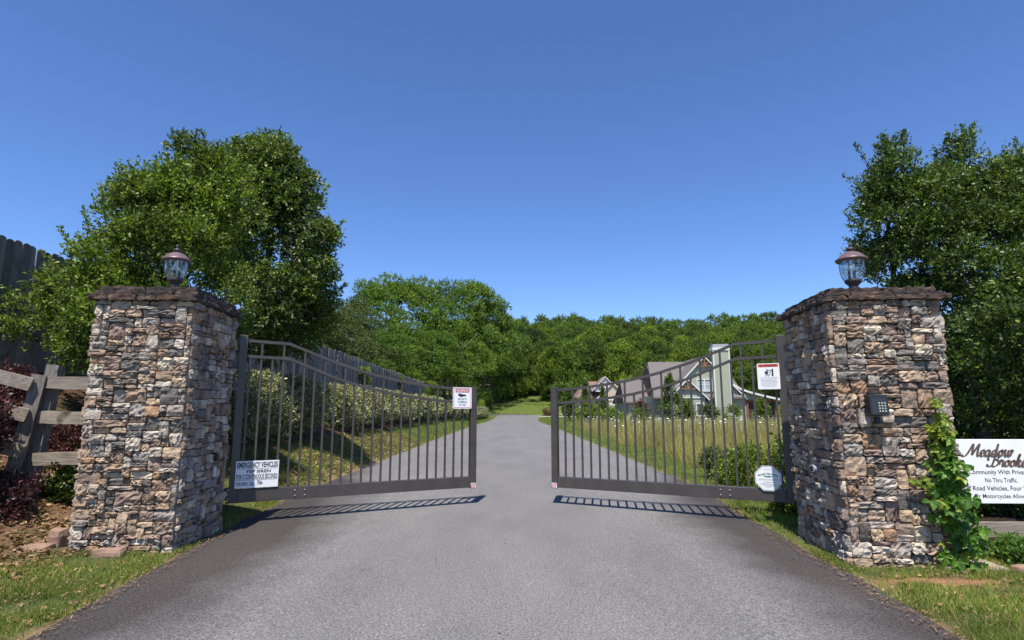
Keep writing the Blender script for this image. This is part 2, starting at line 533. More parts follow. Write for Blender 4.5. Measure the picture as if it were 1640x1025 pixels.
def leaf_quads(P, A, L, W, rng, fold=.25):
    """diamond leaves at P along A, random roll, slightly folded along the midrib"""
    n = len(P)
    A = unit(A)
    Rn = rng.normal(size=(n, 3))
    B = unit(np.cross(A, Rn))
    C = np.cross(A, B)
    L = (L * (0.7 + .6 * rng.random(n)))[:, None] if np.isscalar(L) else L[:, None]
    W = L * W
    mid = P + A * L * .45 + C * W * fold
    V = np.empty((n, 4, 3))
    V[:, 0] = P
    V[:, 1] = mid + B * W * .5
    V[:, 2] = P + A * L
    V[:, 3] = mid - B * W * .5
    return V

def crown_quads(lobes, n_twigs, per, L, W, twig, rng, up=.35, shell=.16, inside=.12, flat=0.0, top=0.0):
    """leaf sprays on the skins of many lobes. lobes: list of (cx,cy,cz,rx,ry,rz)"""
    lb = np.array(lobes, float)
    ctr = np.average(lb[:, :3], axis=0, weights=lb[:, 3] ** 2)
    w = (lb[:, 3] * lb[:, 5]); w /= w.sum()
    li = rng.choice(len(lb), n_twigs, p=w)
    D = unit(rng.normal(size=(n_twigs, 3)))
    out = unit(lb[li, :3] - ctr + 1e-3)
    flip = (np.sum(D * out, 1) < -.25) & (rng.random(n_twigs) < .8)
    D[flip] *= -1
    if top:
        dn = (D[:, 2] < -.1) & (rng.random(n_twigs) < top)
        D[dn, 2] *= -1
    rr = 1 - np.abs(rng.normal(0, shell, n_twigs))
    deep = rng.random(n_twigs) < inside
    rr[deep] = rng.random(deep.sum()) * .9
    P = lb[li, :3] + D * lb[li, 3:6] * rr[:, None]
    T = unit(D + np.array([0, 0, up]) + rng.normal(0, .35, (n_twigs, 3)))
    # leaves along every twig
    t = (np.arange(per) + .5) / per
    tw = twig * (.6 + .8 * rng.random(n_twigs))
    PP = P[:, None, :] + T[:, None, :] * (tw[:, None, None] * (t[None, :, None] - .35)) + rng.normal(0, twig * .07, (n_twigs, per, 3))
    AA = T[:, None, :] * .75 + unit(rng.normal(size=(n_twigs, per, 3))) * .85
    AA[..., 2] -= flat
    return leaf_quads(PP.reshape(-1, 3), AA.reshape(-1, 3), L, W, rng)

def shoot_quads(base, tip, n, L, W, rng, spread=.03):
    base = np.array(base, float); tip = np.array(tip, float)
    t = rng.random(n) ** .8
    P = base + (tip - base) * t[:, None] + rng.normal(0, spread, (n, 3)) * (1.3 - t)[:, None]
    A = unit(tip - base) * .8 + unit(rng.normal(size=(n, 3)))
    return leaf_quads(P, A, L, W, rng)

def limb(mb, p0, p1, r0, r1, rng, n=6, wob=.06, sides=7):
    p0 = Vector(p0); p1 = Vector(p1); ln = (p1 - p0).length
    pts = []; rs = []
    for i in range(n + 1):
        t = i / n
        p = p0.lerp(p1, t)
        if 0 < i < n:
            p += Vector((rng.normal(), rng.normal(), rng.normal() * .4)) * wob * ln * .3
        pts.append(p); rs.append(r0 + (r1 - r0) * t)
    mb.tube(pts, rs, sides)

# ------------------------------------------------------------------ terrain
def sstep(a, b, x):
    t = np.clip((np.asarray(x, float) - a) / (b - a), 0, 1)
    return t * t * (3 - 2 * t)
def road_z(Y):
    return .40 * sstep(70, 102, Y)
def edge_l(Y):
    return np.interp(Y, [-30, 3, 5, 8, 12, 40, 55, 84, 104], [-3.0, -3.05, -3.25, -3.6, -3.78, -3.6, -3.35, -2.5, -2.2])
def edge_r(Y):
    return np.interp(Y, [-30, 3, 5, 8, 12, 40, 55, 72, 90, 104], [2.8, 2.85, 2.98, 3.2, 3.55, 3.45, 3.35, 3.15, 4.2, 5.5])
def ground_z(x, Y):
    x = np.asarray(x, float); Y = np.asarray(Y, float)
    zr = road_z(Y)
    el, er = edge_l(Y), edge_r(Y)
    near = np.interp(-x, [4.3, 4.9, 6, 8.4, 14], [0, .06, .36, 2.0, 2.6])
    far = np.interp(-x, [3.7, 5.0, 6.6, 8.4, 14], [0, .66, 1.35, 2.15, 2.7])
    k = sstep(7.6, 10.5, Y)
    fade = 1 - .5 * sstep(45, 110, Y)
    front = sstep(1.0, 5.0, Y)
    z = zr + (near * (1 - k) + far * k * fade) * front
    hl = 2.0 * sstep(104, 126, Y) + np.clip(Y - 124, 0, 150) * .198
    over = np.clip(Y - 285, 0, 1e9)
    hl = hl - over * .12
    hl = hl * (1 + .0009 * np.clip(x, -150, 150)) + sstep(104, 140, Y) * 1.3 * np.sin(x * .045 + 1)
    z = z + np.where(Y > 104, np.maximum(hl, -20), 0)
    on = (x > el - .02) & (x < er + .02) & (Y < 104)
    lip = .02 * sstep(0, .35, np.minimum(np.abs(x - el), np.abs(x - er)))
    z = np.where(on, zr - .05, z - .012 + lip)
    return z
def gz(x, Y):
    return float(ground_z(np.array([x]), np.array([Y]))[0])

def axis_lines(dense, step, lim_lo, lim_hi, g=1.13):
    a = list(np.arange(dense[0], dense[1] + 1e-6, step))
    d = step
    while a[-1] < lim_hi:
        d *= g; a.append(a[-1] + d)
    d = step; lo = []
    p = a[0]
    while p > lim_lo:
        d *= g; p -= d; lo.append(p)
    return np.array(lo[::-1] + a)

def build_ground():
    xs = axis_lines((-9, 9), .12, -600, 600, 1.12)
    ys = axis_lines((2.5, 13), .14, -60, 900, 1.06)
    X, Y = np.meshgrid(xs, ys)
    Z = ground_z(X, Y)
    rng = np.random.default_rng(3)
    off = (X < edge_l(Y) - .1) | (X > edge_r(Y) + .1)
    Z = Z + np.where(off, rng.normal(0, .006, X.shape), 0)
    nx, ny = len(xs), len(ys)
    me = bpy.data.meshes.new('ground')
    me.vertices.add(nx * ny)
    me.vertices.foreach_set('co', np.stack([X, Y, Z], -1).astype(np.float32).ravel())
    i = np.arange(nx * ny).reshape(ny, nx)
    q = np.stack([i[:-1, :-1], i[:-1, 1:], i[1:, 1:], i[1:, :-1]], -1).reshape(-1, 4).astype(np.int32)
    n = len(q)
    me.loops.add(n * 4); me.loops.foreach_set('vertex_index', q.ravel())
    me.polygons.add(n)
    me.polygons.foreach_set('loop_start', np.arange(0, n * 4, 4, dtype=np.int32))
    me.polygons.foreach_set('loop_total', np.full(n, 4, dtype=np.int32))
    me.polygons.foreach_set('use_smooth', np.ones(n, bool))
    # soil colours by what the ground is there
    C = np.empty((ny, nx, 4)); C[..., 3] = 1
    C[..., :3] = (.085, .105, .035)
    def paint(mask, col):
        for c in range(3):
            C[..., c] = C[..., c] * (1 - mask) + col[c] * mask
    paint(np.where((X > 5.2) & (Y < 60), 1, 0) * 1.0, (.15, .145, .065))
    edge = np.minimum(np.abs(X - edge_l(Y)), np.abs(X - edge_r(Y)))
    lit = sstep(-4.6, -5.2, X) * sstep(9.2, 8.2, Y) * sstep(4.4, 5.2, Y)
    paint(lit, (.17, .105, .068))
    mul = sstep(-4.75, -5.05, X) * sstep(-9, -8.2, -X * -1) * sstep(8.5, 10, Y) * sstep(75, 60, Y)
    mul = sstep(-4.8, -5.1, X) * sstep(-10.5, -9, X) * sstep(8.5, 10, Y) * sstep(90, 60, Y)
    paint(mul, (.10, .06, .038))
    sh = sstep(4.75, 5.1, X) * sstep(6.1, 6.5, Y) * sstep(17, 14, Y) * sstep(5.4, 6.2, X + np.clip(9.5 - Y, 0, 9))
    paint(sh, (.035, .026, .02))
    paint(sstep(.22, .05, edge) * .75, (.30, .21, .12))
    dirt = np.exp(-(((X - 3.75) / .5) ** 2 + ((Y - 5.28) / .13) ** 2))
    paint(np.clip(dirt * 1.3, 0, 1), (.36, .19, .115))
    paint(sstep(100, 108, Y) * sstep(132, 124, Y), (.10, .14, .035))
    paint(sstep(126, 132, Y), (.05, .06, .025))
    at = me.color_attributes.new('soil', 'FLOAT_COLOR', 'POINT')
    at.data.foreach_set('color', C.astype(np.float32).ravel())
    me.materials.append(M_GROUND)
    me.update(calc_edges=True)
    tag(link('ground', me), kind='structure')
build_ground()

def build_road():
    mb = MB()
    ys = list(np.arange(-28, 14, .25)) + list(np.arange(14, 103.5, 1.0))
    cols = 14
    rng = np.random.default_rng(5)
    for y in ys:
        wl_ = .05 * noise.noise(Vector((y * 1.1, 3.3, 0))) + .03 * noise.noise(Vector((y * 4, 1.3, 0)))
        wr_ = .05 * noise.noise(Vector((y * 1.1, 9.3, 0))) + .03 * noise.noise(Vector((y * 4, 7.3, 0)))
        a, b = float(edge_l(y)) - .05 + wl_, float(edge_r(y)) + .05 + wr_
        for k in range(cols + 1):
            t = k / cols
            x = a + (b - a) * t
            mb.v.append((x, y, float(road_z(y)) + .012 + .02 * (1 - (2 * t - 1) ** 2)))
    for i in range(len(ys) - 1):
        for k in range(cols):
            p = i * (cols + 1) + k
            mb.f.append([p, p + 1, p + cols + 2, p + cols + 1])
    tag(mb.build('road', M_ASPHALT, smooth=True), kind='structure')
    # the cross lane at the far end and the two pale drives that meet it
    M2 = plain('fresh_asphalt', (.075, .075, .078), .85, 0, .2, 3)
    mb = MB()
    for x in range(-40, 4):
        pass
    mb.hexa([(-40, 100.5, .38), (3, 102.6, .38), (3, 106.5, .47), (-40, 105.5, .45), (-40, 100.5, .47), (3, 102.6, .47), (3, 106.5, .56), (-40, 105.5, .55)])
    tag(mb.build('cross_lane', M2), kind='structure')
    mb = MB()
    z = lambda x, y: gz(x, y) + .05
    for (a, b, w) in (((4.0, 91), (16, 89), 2.2), ((2.6, 104.2), (14, 108), 2.0)):
        n = 10
        base = len(mb.v)
        for i in range(n + 1):
            t = i / n; x = a[0] + (b[0] - a[0]) * t; y = a[1] + (b[1] - a[1]) * t
            mb.v += [(x, y - w / 2, z(x, y - w / 2)), (x, y + w / 2, z(x, y + w / 2))]
        for i in range(n):
            p = base + 2 * i
            mb.f.append([p, p + 2, p + 3, p + 1])
    tag(mb.build('concrete_driveway', M_DRIVE), kind='structure')
    # the transverse crack across the left lane
    mb = MB()
    for i in range(24):
        x0, x1 = -3.4 + i * .14, -3.4 + (i + 1) * .14
        y0 = 24 + .06 * noise.noise(Vector((x0 * 3, 0, 0))); y1 = 24 + .06 * noise.noise(Vector((x1 * 3, 0, 0)))
        zc = .012 + .02 + .004
        b = len(mb.v)
        mb.v += [(x0, y0 - .03, zc), (x1, y1 - .03, zc), (x1, y1 + .03, zc), (x0, y0 + .03, zc)]
        mb.f.append([b, b + 1, b + 2, b + 3])
    tag(mb.build('road_crack', plain('tar', (.04, .038, .036), .8)), kind='structure')
build_road()

# ------------------------------------------------------------------ stone gate pillars
def pack(w, h, rng):
    u = .02
    n = int(round(w / u))
    sk = np.zeros(n)
    out = []
    guard = 0
    while guard < 5000:
        guard += 1
        m = sk.min()
        if m > h - .012: break
        i0 = int(np.argmax(sk < m + .001))
        i1 = i0
        while i1 < n and sk[i1] < m + .001: i1 += 1
        run = i1 - i0
        wd = int(round(rng.choice([.08, .12, .15, .18, .22, .27], p=[.12, .2, .24, .22, .14, .08]) / u))
        if run - wd < 3: wd = run
        if wd > 17: wd = wd // 2
        hh = float(rng.choice([.05, .068, .088, .115, .15, .19], p=[.15, .25, .26, .18, .11, .05]))
        if wd * u > .21 and rng.random() < .5: hh = min(hh, .1)
        if wd * u < .1: hh = min(hh, .115)
        edge_ = i0 == 0 or i0 + wd >= n
        if edge_ and rng.random() < .45: hh = max(hh, .13)
        for nb in ([sk[i0 - 1]] if i0 > 0 else []) + ([sk[i0 + wd]] if i0 + wd < n else []):
            if abs(nb - (m + hh)) < .028 and nb - m > .035: hh = nb - m
        if h - (m + hh) < .04: hh = h - m
        out.append((i0 * u, m, wd * u, hh))
        sk[i0:i0 + wd] = m + hh
    return out

def stone_geo(w, h, rng, prot, nx=8, ny=6, gap=.0045):
    """a hewn stone face: grid in (a,b), c is outward. returns verts (a,b,c), faces"""
    V = []; F = []
    sd = rng.random() * 100
    tiltx, tilty = rng.normal(0, .05), rng.normal(.02, .09)
    rough_ = rng.choice([.35, 1.0, 1.6])
    cut = [rng.random() * .012 + .001 for _ in range(4)]
    for j in range(ny):
        for i in range(nx):
            s, t = i / (nx - 1), j / (ny - 1)
            a = gap + s * (w - 2 * gap); b = gap + t * (h - 2 * gap)
            e = (i in (0, nx - 1)) + (j in (0, ny - 1))
            q = Vector((a * 14 + sd, b * 22, sd * .7))
            c = prot + .018 * noise.noise(q) + rough_ * (.020 * abs(noise.noise(q * 1.9)) + .016 * noise.noise(q * 4.1)) + (a - w / 2) * tiltx + (b - h / 2) * tilty
            if e:
                a += .006 * noise.noise(q * 1.7 + Vector((5, 0, 0)))
                b += .006 * noise.noise(q * 1.7 + Vector((0, 5, 0)))
                c -= .004 + .006 * rng.random()
            if e == 2:
                ci = (0 if i == 0 else 1) + (0 if j == 0 else 2)
                a += cut[ci] * (1 if i == 0 else -1) * .6
                b += cut[ci] * (1 if j == 0 else -1) * .6
                c -= .003
            V.append((a, b, c))
    for j in range(ny - 1):
        for i in range(nx - 1):
            p = j * nx + i
            F.append([p, p + 1, p + nx + 1, p + nx])
    ring = [i for i in range(nx)] + [j * nx + nx - 1 for j in range(1, ny)] + [(ny - 1) * nx + i for i in range(nx - 2, -1, -1)] + [j * nx for j in range(ny - 2, 0, -1)]
    b0 = len(V)
    for r_ in ring:
        a, b, c = V[r_]
        V.append((a, b, -.09))
    m = len(ring)
    for k in range(m):
        k2 = (k + 1) % m
        F.append([ring[k2], ring[k], b0 + k, b0 + k2])
    return V, F

def stones_mesh(name, items, rng, nx=8, ny=6):
    """items: (a0,b0,w,h,frame) ; frame maps (a,b,c)->local xyz"""
    VV = []; FF = []; T = []
    for (a0, b0, w, h, fr) in items:
        V, F = stone_geo(w, h, rng, rng.uniform(.0, .042), nx, ny)
        o = len(VV)
        VV += [fr(a0 + a, b0 + b, c) for (a, b, c) in V]
        FF += [[o + k for k in f] for f in F]
        T += [rng.random()] * len(V)
    me = bpy.data.meshes.new(name)
    me.from_pydata(VV, [], FF)
    me.materials.append(M_STONE)
    at = me.attributes.new('tint', 'FLOAT', 'POINT')
    at.data.foreach_set('value', T)
    me.update()
    return me

def pillar(loc, rz, W, D, H, base, capt, label, inner, seed):
    rng = np.random.default_rng(seed)
    root = empty('stone_pillar', loc, rz)
    tag(root, label, 'pillar', 'stone gate pillars')
    MB().box((0, 0, (H + base) / 2), (W - .05, D - .05, H - base - .004)).build('core', M_MORTAR, root)
    hw, hd = W / 2, D / 2
    front = lambda a, b, c: (a - hw, -hd - c, b + base)
    if inner > 0:      # the face towards the road is +x
        side = lambda a, b, c: (hw + c, a - hd, b + base)
        outer = lambda a, b, c: (-hw - c, hd - a, b + base)
    else:
        side = lambda a, b, c: (-hw - c, hd - a, b + base)
        outer = lambda a, b, c: (hw + c, a - hd, b + base)
    back = lambda a, b, c: (hw - a, hd + c, b + base)
    h = H - base
    vis = [(a, b, w, hh, front) for (a, b, w, hh) in pack(W, h, rng)]
    sd = [(a, b, w, hh, side) for (a, b, w, hh) in pack(D, h, rng)]
    sd.sort(key=lambda q: -q[2] * q[3])
    vis.sort(key=lambda q: -q[2] * q[3])
    vis = vis + sd
    rest = vis[292:]
    for it in vis[:292]:
        link('stone', stones_mesh('stone', [it], rng), root)
    rest += [(a, b, w, hh, outer) for (a, b, w, hh) in pack(D, h, rng)]
    rest += [(a, b, w, hh, back) for (a, b, w, hh) in pack(W, h, rng)]
    o = link('small_stones', stones_mesh('small_stones', rest, rng), root)
    o['kind'] = 'stuff'
    # three thin, broken courses of capstones, stepping in towards the top
    def course(ww, dd, z0, t, nf):
        xs = [-ww / 2 + ww * (k + rng.uniform(-.2, .2) * (0 < k < nf)) / nf for k in range(nf + 1)]
        dm = dd * rng.uniform(.4, .6)
        for r_, (y0, y1) in enumerate(((-dd / 2, -dd / 2 + dm), (-dd / 2 + dm, dd / 2))):
            for k in range(nf):
                j0, j1 = rng.uniform(-.012, .02, 2)
                a0, a1 = xs[k] - (j0 if k == 0 else 0), xs[k + 1] + (j1 if k == nf - 1 else 0)
                b0, b1 = y0 - (rng.uniform(-.012, .022) if r_ == 0 else 0), y1 + (rng.uniform(-.01, .02) if r_ == 1 else 0)
                mb = MB().rough(((a0 + a1) / 2, (b0 + b1) / 2, z0 + t / 2), (a1 - a0 - .006, b1 - b0 - .006, t * rng.uniform(.86, 1.04)), 14, 12, 3, .016, rng.random() * 50, 19, .25)
                mb.build('capstone', M_CAP, root)
    course(W + .13, D + .13, H, capt * .36, 5)
    course(W + .07, D + .07, H + capt * .34, capt * .34, 5)
    course(W + .0, D + .0, H + capt * .66, capt * .34, 4)
    return root

def rot_center(corner, dx, dy, rz):
    return (corner[0] + dx * math.cos(rz) - dy * math.sin(rz), corner[1] + dx * math.sin(rz) + dy * math.cos(rz), 0)
LW, LD, LR = 1.03, 1.20, rad(4.5)
PL = rot_center((-3.60, 6.36), -LW / 2, LD / 2, LR)
pil_l = pillar(PL, LR, LW, LD, 2.70, -.06, .17, 'tall stacked-stone gate pillar beside the grey split-rail fence post', 1, 11)
RW, RD, RR = 1.05, 1.30, rad(-6)
PR = rot_center((3.29, 5.82), RW / 2, RD / 2, RR)
pil_r = pillar(PR, RR, RW, RD, 2.60, -.05, .14, 'tall stacked-stone gate pillar with black keypad and climbing creeper', -1, 23)
MB().rough((.52, -RD / 2 + .14, -.01), (.58, .56, .11), 9, 6, 2, .02, 4).build('footing', M_CONCRETE, pil_r)

# ------------------------------------------------------------------ lamps on the pillars
def lamp(loc, label, tilt):
    root = empty('post_lantern', loc)
    root.rotation_euler = (tilt[0], tilt[1], 0)
    tag(root, label, 'lantern', 'lanterns on the gate pillars')
    MB().lathe([(.001, 0), (.075, 0), (.075, .02), (.045, .035), (.038, .09), (.05, .105), (.06, .125), (.045, .135), (.05, .15), (.085, .185), (.09, .205), (.084, .215), (.001, .215)], 28).build('base', M_LAMPDARK, root, smooth=True)
    MB().lathe([(.083, .214), (.108, .25), (.124, .29), (.13, .34), (.128, .40), (.132, .44)], 32).build('glass_bowl', M_GLASS, root, smooth=True)
    MB().lathe([(.126, .425), (.155, .432), (.168, .445), (.168, .456), (.15, .468), (.12, .500), (.085, .530), (.05, .545), (.035, .548)], 32).build('roof', M_LAMP, root, smooth=True)
    MB().lathe([(.036, .546), (.034, .562), (.052, .572), (.05, .582), (.03, .596), (.014, .602), (.012, .612), (.02, .624), (.018, .638), (.006, .65), (.001, .652)], 24).build('finial', M_LAMPDARK, root, smooth=True)
    mb = MB()
    for k in range(4):
        a = 2 * math.pi * k / 4 + .78
        mb.tube([(.132 * math.cos(a), .132 * math.sin(a), .43), (.13 * math.cos(a), .13 * math.sin(a), .34), (.109 * math.cos(a), .109 * math.sin(a), .25), (.086 * math.cos(a), .086 * math.sin(a), .212)], .004, 6)
    mb.build('cage', M_LAMPDARK, root)['kind'] = 'stuff'
    for k in range(3):
        a = 2 * math.pi * k / 3 + .4
        x, y = .035 * math.cos(a), .035 * math.sin(a)
        MB().tube([(x, y, .215), (x, y, .32)], .013, 10).build('candle', M_LAMPDARK, root)
        MB().lathe([(.006, 0), (.014, .02), (.012, .045), (.002, .07)], 10, (x, y, .32)).build('bulb', M_BULB, root, smooth=True)
lamp((PL[0] + .03, PL[1] - .05, 2.862), 'bronze lantern on the pillar beside the split-rail fence, backed by green leaves', (.01, -.02))
lamp((PR[0], PR[1] - .05, 2.734), 'bronze lantern on the keypad pillar, seen against blue sky', (-.01, .015))

# ------------------------------------------------------------------ text helpers
def text_mesh(body, mat, w=None, h=None, bold=0.0, shear=0.0, ex=.0008):
    cu = bpy.data.curves.new('lettering', 'FONT')
    cu.body = body
    cu.align_x = 'CENTER'
    cu.size = 1.0
    cu.offset = bold
    cu.shear = shear
    cu.extrude = 0.0
    cu.resolution_u = 3
    ob = bpy.data.objects.new('lettering_src', cu)
    COL.objects.link(ob)
    dg = bpy.context.evaluated_depsgraph_get()
    me = bpy.data.meshes.new_from_object(ob.evaluated_get(dg))
    bpy.data.objects.remove(ob)
    bpy.data.curves.remove(cu)
    n = len(me.vertices)
    co = np.empty(n * 3); me.vertices.foreach_get('co', co); co = co.reshape(-1, 3)
    lo, hi = co.min(0), co.max(0)
    cx = (lo[0] + hi[0]) / 2
    sx = w / (hi[0] - lo[0]) if w else None
    sy = h / (hi[1] - lo[1]) if h else sx
    if sx is None: sx = sy
    V = np.stack([(co[:, 0] - cx) * sx, np.zeros(n), (co[:, 1] - lo[1]) * sy], 1)
    me.vertices.foreach_set('co', V.ravel())
    me.materials.clear(); me.materials.append(mat)
    me.name = 'lettering'
    me.update()
    return me
def put_text(parent, body, x, y, z, mat, w=None, h=None, bold=.012, shear=0):
    return link('lettering', text_mesh(body, mat, w, h, bold, shear), parent, (x, y, z))
def flat_poly(pts, y, name, mat, parent):     # flat print in the plate's own plane
    mb = MB(); mb.v = [(p[0], y, p[1]) for p in pts]; mb.f = [list(range(len(pts)))]
    return mb.build(name, mat, parent)
def rrect(x0, z0, x1, z1, r, n=4):
    out = []
    for (cx, cz, a0) in ((x1 - r, z0 + r, -90), (x1 - r, z1 - r, 0), (x0 + r, z1 - r, 90), (x0 + r, z0 + r, 180)):
        for k in range(n + 1):
            a = rad(a0 + 90 * k / n)
            out.append((cx + r * math.cos(a), cz + r * math.sin(a)))
    return out

# ------------------------------------------------------------------ gate leaves
TOPP = [(0.0, 2.43), (.175, 2.41), (.232, 2.335), (.365, 2.165), (.508, 2.022), (.638, 1.928), (.773, 1.862), (.895, 1.822), (1.0, 1.80)]
MIDP = [(0.0, 2.215), (.176, 2.20), (.24, 2.115), (.368, 1.94), (.483, 1.825), (.622, 1.72), (.775, 1.645), (.896, 1.612), (1.0, 1.595)]
def prof(P, s):
    return float(np.interp(s, [p[0] for p in P], [p[1] for p in P]))
def gate(hinge, free, m, label):
    ln = math.hypot(free[0] - hinge[0], free[1] - hinge[1])
    d = ((free[0] - hinge[0]) / ln * m, (free[1] - hinge[1]) / ln * m)
    rz = math.atan2(d[1], d[0])
    root = empty('gate_leaf', (hinge[0], hinge[1], 0), rz)
    tag(root, label, 'gate', 'pair of open gate leaves')
    X = lambda s: m * s * ln
    MB().box((0, 0, 1.39), (.105, .105, 2.22)).build('hinge_post', M_METAL, root, bevel=.006)
    MB().box((X(1), 0, 1.06), (.10, .10, 1.58)).build('end_post', M_METAL, root, bevel=.006)
    x0, x1 = X(0) + m * .054, X(1) - m * .052
    MB().box(((x0 + x1) / 2, 0, .365), (abs(x1 - x0), .098, .165)).build('bottom_rail', M_METAL, root, bevel=.005)
    MB().box((m * .03, .002, .285), (.22, .09, .012)).build('gusset', M_METAL, root)
    for nm, P in (('top_rail', TOPP), ('middle_rail', MIDP)):
        mb = MB(); hh = .02
        sx = [.016 + (.969) * k / 48 for k in range(49)]
        for k, s in enumerate(sx):
            z = prof(P, s)
            for (dy, dz) in ((-hh, -hh), (hh, -hh), (hh, hh), (-hh, hh)):
                mb.v.append((X(s), dy, z + dz))
        for k in range(48):
            for q in range(4):
                q2 = (q + 1) % 4
                mb.f.append([4 * k + q, 4 * k + q2, 4 * k + 4 + q2, 4 * k + 4 + q])
        mb.f += [[3, 2, 1, 0], [4 * 48, 4 * 48 + 1, 4 * 48 + 2, 4 * 48 + 3]]
        mb.build(nm, M_METAL, root)
    for k in range(23):
        s = .028 + k * .0418
        zt = prof(TOPP, s) - .019 if k % 2 == 1 else prof(MIDP, s) - .019
        z0 = .446
        MB().box((X(s), 0, (z0 + zt) / 2), (.026, .026, zt - z0)).build('picket', M_METAL, root)
    mb = MB()
    for s in (.225, .262):
        for z in (.40, .33):
            mb.lathe([(.011, 0), (.011, .006), (.006, .01), (.0005, .011)], 10)
            for i in range(len(mb.v) - 40, len(mb.v)):
                a, b, c = mb.v[i]; mb.v[i] = (X(s) + a, -.049 - c, z + b)
    mb.build('rail_bolts', M_BOLT, root)['kind'] = 'stuff'
    # striped reflective tape at the free end
    tp = MB().box((X(1), -.0515, .315), (.085, .002, .075)).build('reflective_tape', M_SIGNWHITE, root)
    for k in range(3):
        x = X(1) - .034 + k * .026
        flat_poly([(x - .012, .28), (x + .002, .28), (x + .022, .35), (x + .008, .35)], -.0535, 'red_stripe', M_RED, tp)
    # hinge brackets
    for z in (1.82, .40):
        br = MB().box((-m * .075, -.02, z), (.05, .11, .15)).box((-m * .13, .0, z + .02), (.07, .06, .10)).build('hinge_bracket', M_METAL, root, bevel=.004)
        for dz in (-.055, .055):
            q = MB().lathe([(.013, 0), (.013, .008), (.007, .012), (.0005, .013)], 10)
            q.v = [(-m * .06 + a, -.075 - c, z + dz + b) for (a, b, c) in q.v]
            q.build('bolt', M_BOLT, br)
    return root, X, rz, ln
HL, FL = (-3.68, 7.80), (-.63, 9.33)
HR, FR = (3.68, 7.80), (.69, 9.33)
gl, XL, rl, lnL = gate(HL, FL, 1, 'open curved metal gate leaf carrying the EMERGENCY VEHICLES sign')
gr, XR, rr_, lnR = gate(HR, FR, -1, 'open curved metal gate leaf carrying the octagonal sign')

def on_gate(h, rz, x, y):
    return (h[0] + x * math.cos(rz) - y * math.sin(rz), h[1] + x * math.sin(rz) + y * math.cos(rz))

# EMERGENCY VEHICLES sign
p = on_gate(HL, rl, .277, -.062)
e = empty('emergency_sign', (p[0], p[1], .465), rl)
tag(e, 'white rectangular sign reading EMERGENCY VEHICLES wired low on the gate', 'sign')
MB().box((0, 0, .175), (.53, .006, .35)).build('plate', M_SIGNWHITE, e, bevel=.002)
put_text(e, 'EMERGENCY VEHICLES', .0, -.0042, .262, M_PRINT, .50, .072, .03)
put_text(e, 'YEP SIREN', .01, -.0042, .193, M_PRINT, .31, .04, .03)
put_text(e, 'FOR 5 CONTINUOUS SECONDS', 0, -.0042, .113, M_PRINT, .505, .064, .024)
put_text(e, 'FOR INFO. CALL', -.135, -.0042, .03, M_PRINT, .225, .05, .024)
put_text(e, '706-', .04, -.0042, .036, M_PRINT, .075, .058, .024)
mb = MB(); mb.box((0, -.0038, .248), (.50, .001, .004)).box((0, -.0038, .104), (.50, .001, .004)); mb.build('rule_line', M_PRINT, e)

# NOTICE sign
p = on_gate(HL, rl, XL(.9385), -.062)
e = empty('notice_sign', (p[0], p[1], 1.505), rl)
tag(e, 'small white sign headed NOTICE in red with a camera picture', 'sign')
mb = MB(); mb.prism(rrect(-.16, 0, .16, .335, .022), 1, -.003, .003)
mb.build('plate', M_SIGNWHITE, e)
bd = MB()
o1 = rrect(-.148, .012, .148, .323, .016); i1 = rrect(-.141, .019, .141, .316, .012)
bd.v = [(a, -.0042, b) for a, b in o1] + [(a, -.0042, b) for a, b in i1]
n_ = len(o1); bd.f = [[k, (k + 1) % n_, n_ + (k + 1) % n_, n_ + k] for k in range(n_)]
bd.build('border', M_RED, e)
flat_poly([(-.118, .255), (.118, .255), (.118, .307), (-.118, .307)], -.0042, 'header_band', M_RED, e)
put_text(e, 'NOTICE', 0, -.0054, .264, M_SIGNWHITE, .2, .034, .025)
cm = flat_poly([(-.075, .205), (-.065, .24), (.03, .222), (.06, .225), (.062, .2), (.035, .195), (.0, .19), (-.03, .178), (-.045, .195)], -.0042, 'camera_symbol', M_PRINT, e)
put_text(e, 'SECURITY', 0, -.0042, .135, M_PRINT, .155, .03, .01)
put_text(e, 'CAMERAS', 0, -.0042, .09, M_PRINT, .155, .03, .01)
put_text(e, 'IN USE', 0, -.0042, .045, M_PRINT, .105, .03, .01)

# WARNING sign
p = on_gate(HR, rr_, -.172, -.066)
e = empty('warning_sign', (p[0], p[1], 1.765), rr_)
tag(e, 'white warning sign with a red top band near the keypad pillar', 'sign')
mb = MB(); mb.prism(rrect(-.14, 0, .14, .352, .014), 1, -.003, .003)
mb.build('plate', M_SIGNWHITE, e)
flat_poly([(-.127, .302), (.127, .302), (.127, .341), (-.127, .341)], -.0042, 'header_band', M_WARN, e)
put_text(e, 'WARNING', .02, -.0054, .309, M_PRINT, .16, .026, .02)
flat_poly([(-.105, .308), (-.075, .308), (-.09, .334)], -.0054, 'triangle', M_PRINT, e)
sy = MB()
def pq(*pts):
    b = len(sy.v); sy.v.extend([(a, -.0042, c) for a, c in pts]); sy.f.append(list(range(b, b + len(pts))))
pq((.04, .175), (.062, .175), (.062, .275), (.04, .275))
pq((-.045, .205), (-.01, .205), (.0, .225), (-.01, .245), (-.045, .24))
pq((-.035, .245), (-.028, .252), (.025, .262), (.03, .254))
pq((.008, .22), (.03, .255), (.036, .25), (.015, .215))
pq((-.045, .18), (-.04, .174), (.0, .2), (-.008, .206))
pq((-.01, .175), (-.003, .17), (.022, .205), (.014, .209))
pq((-.03, .27), (-.026, .276), (.012, .252), (.007, .247))
sy.build('symbol', M_PRINT, e)
mb = MB()
mb.box((0, -.0038, .158), (.24, .001, .003))
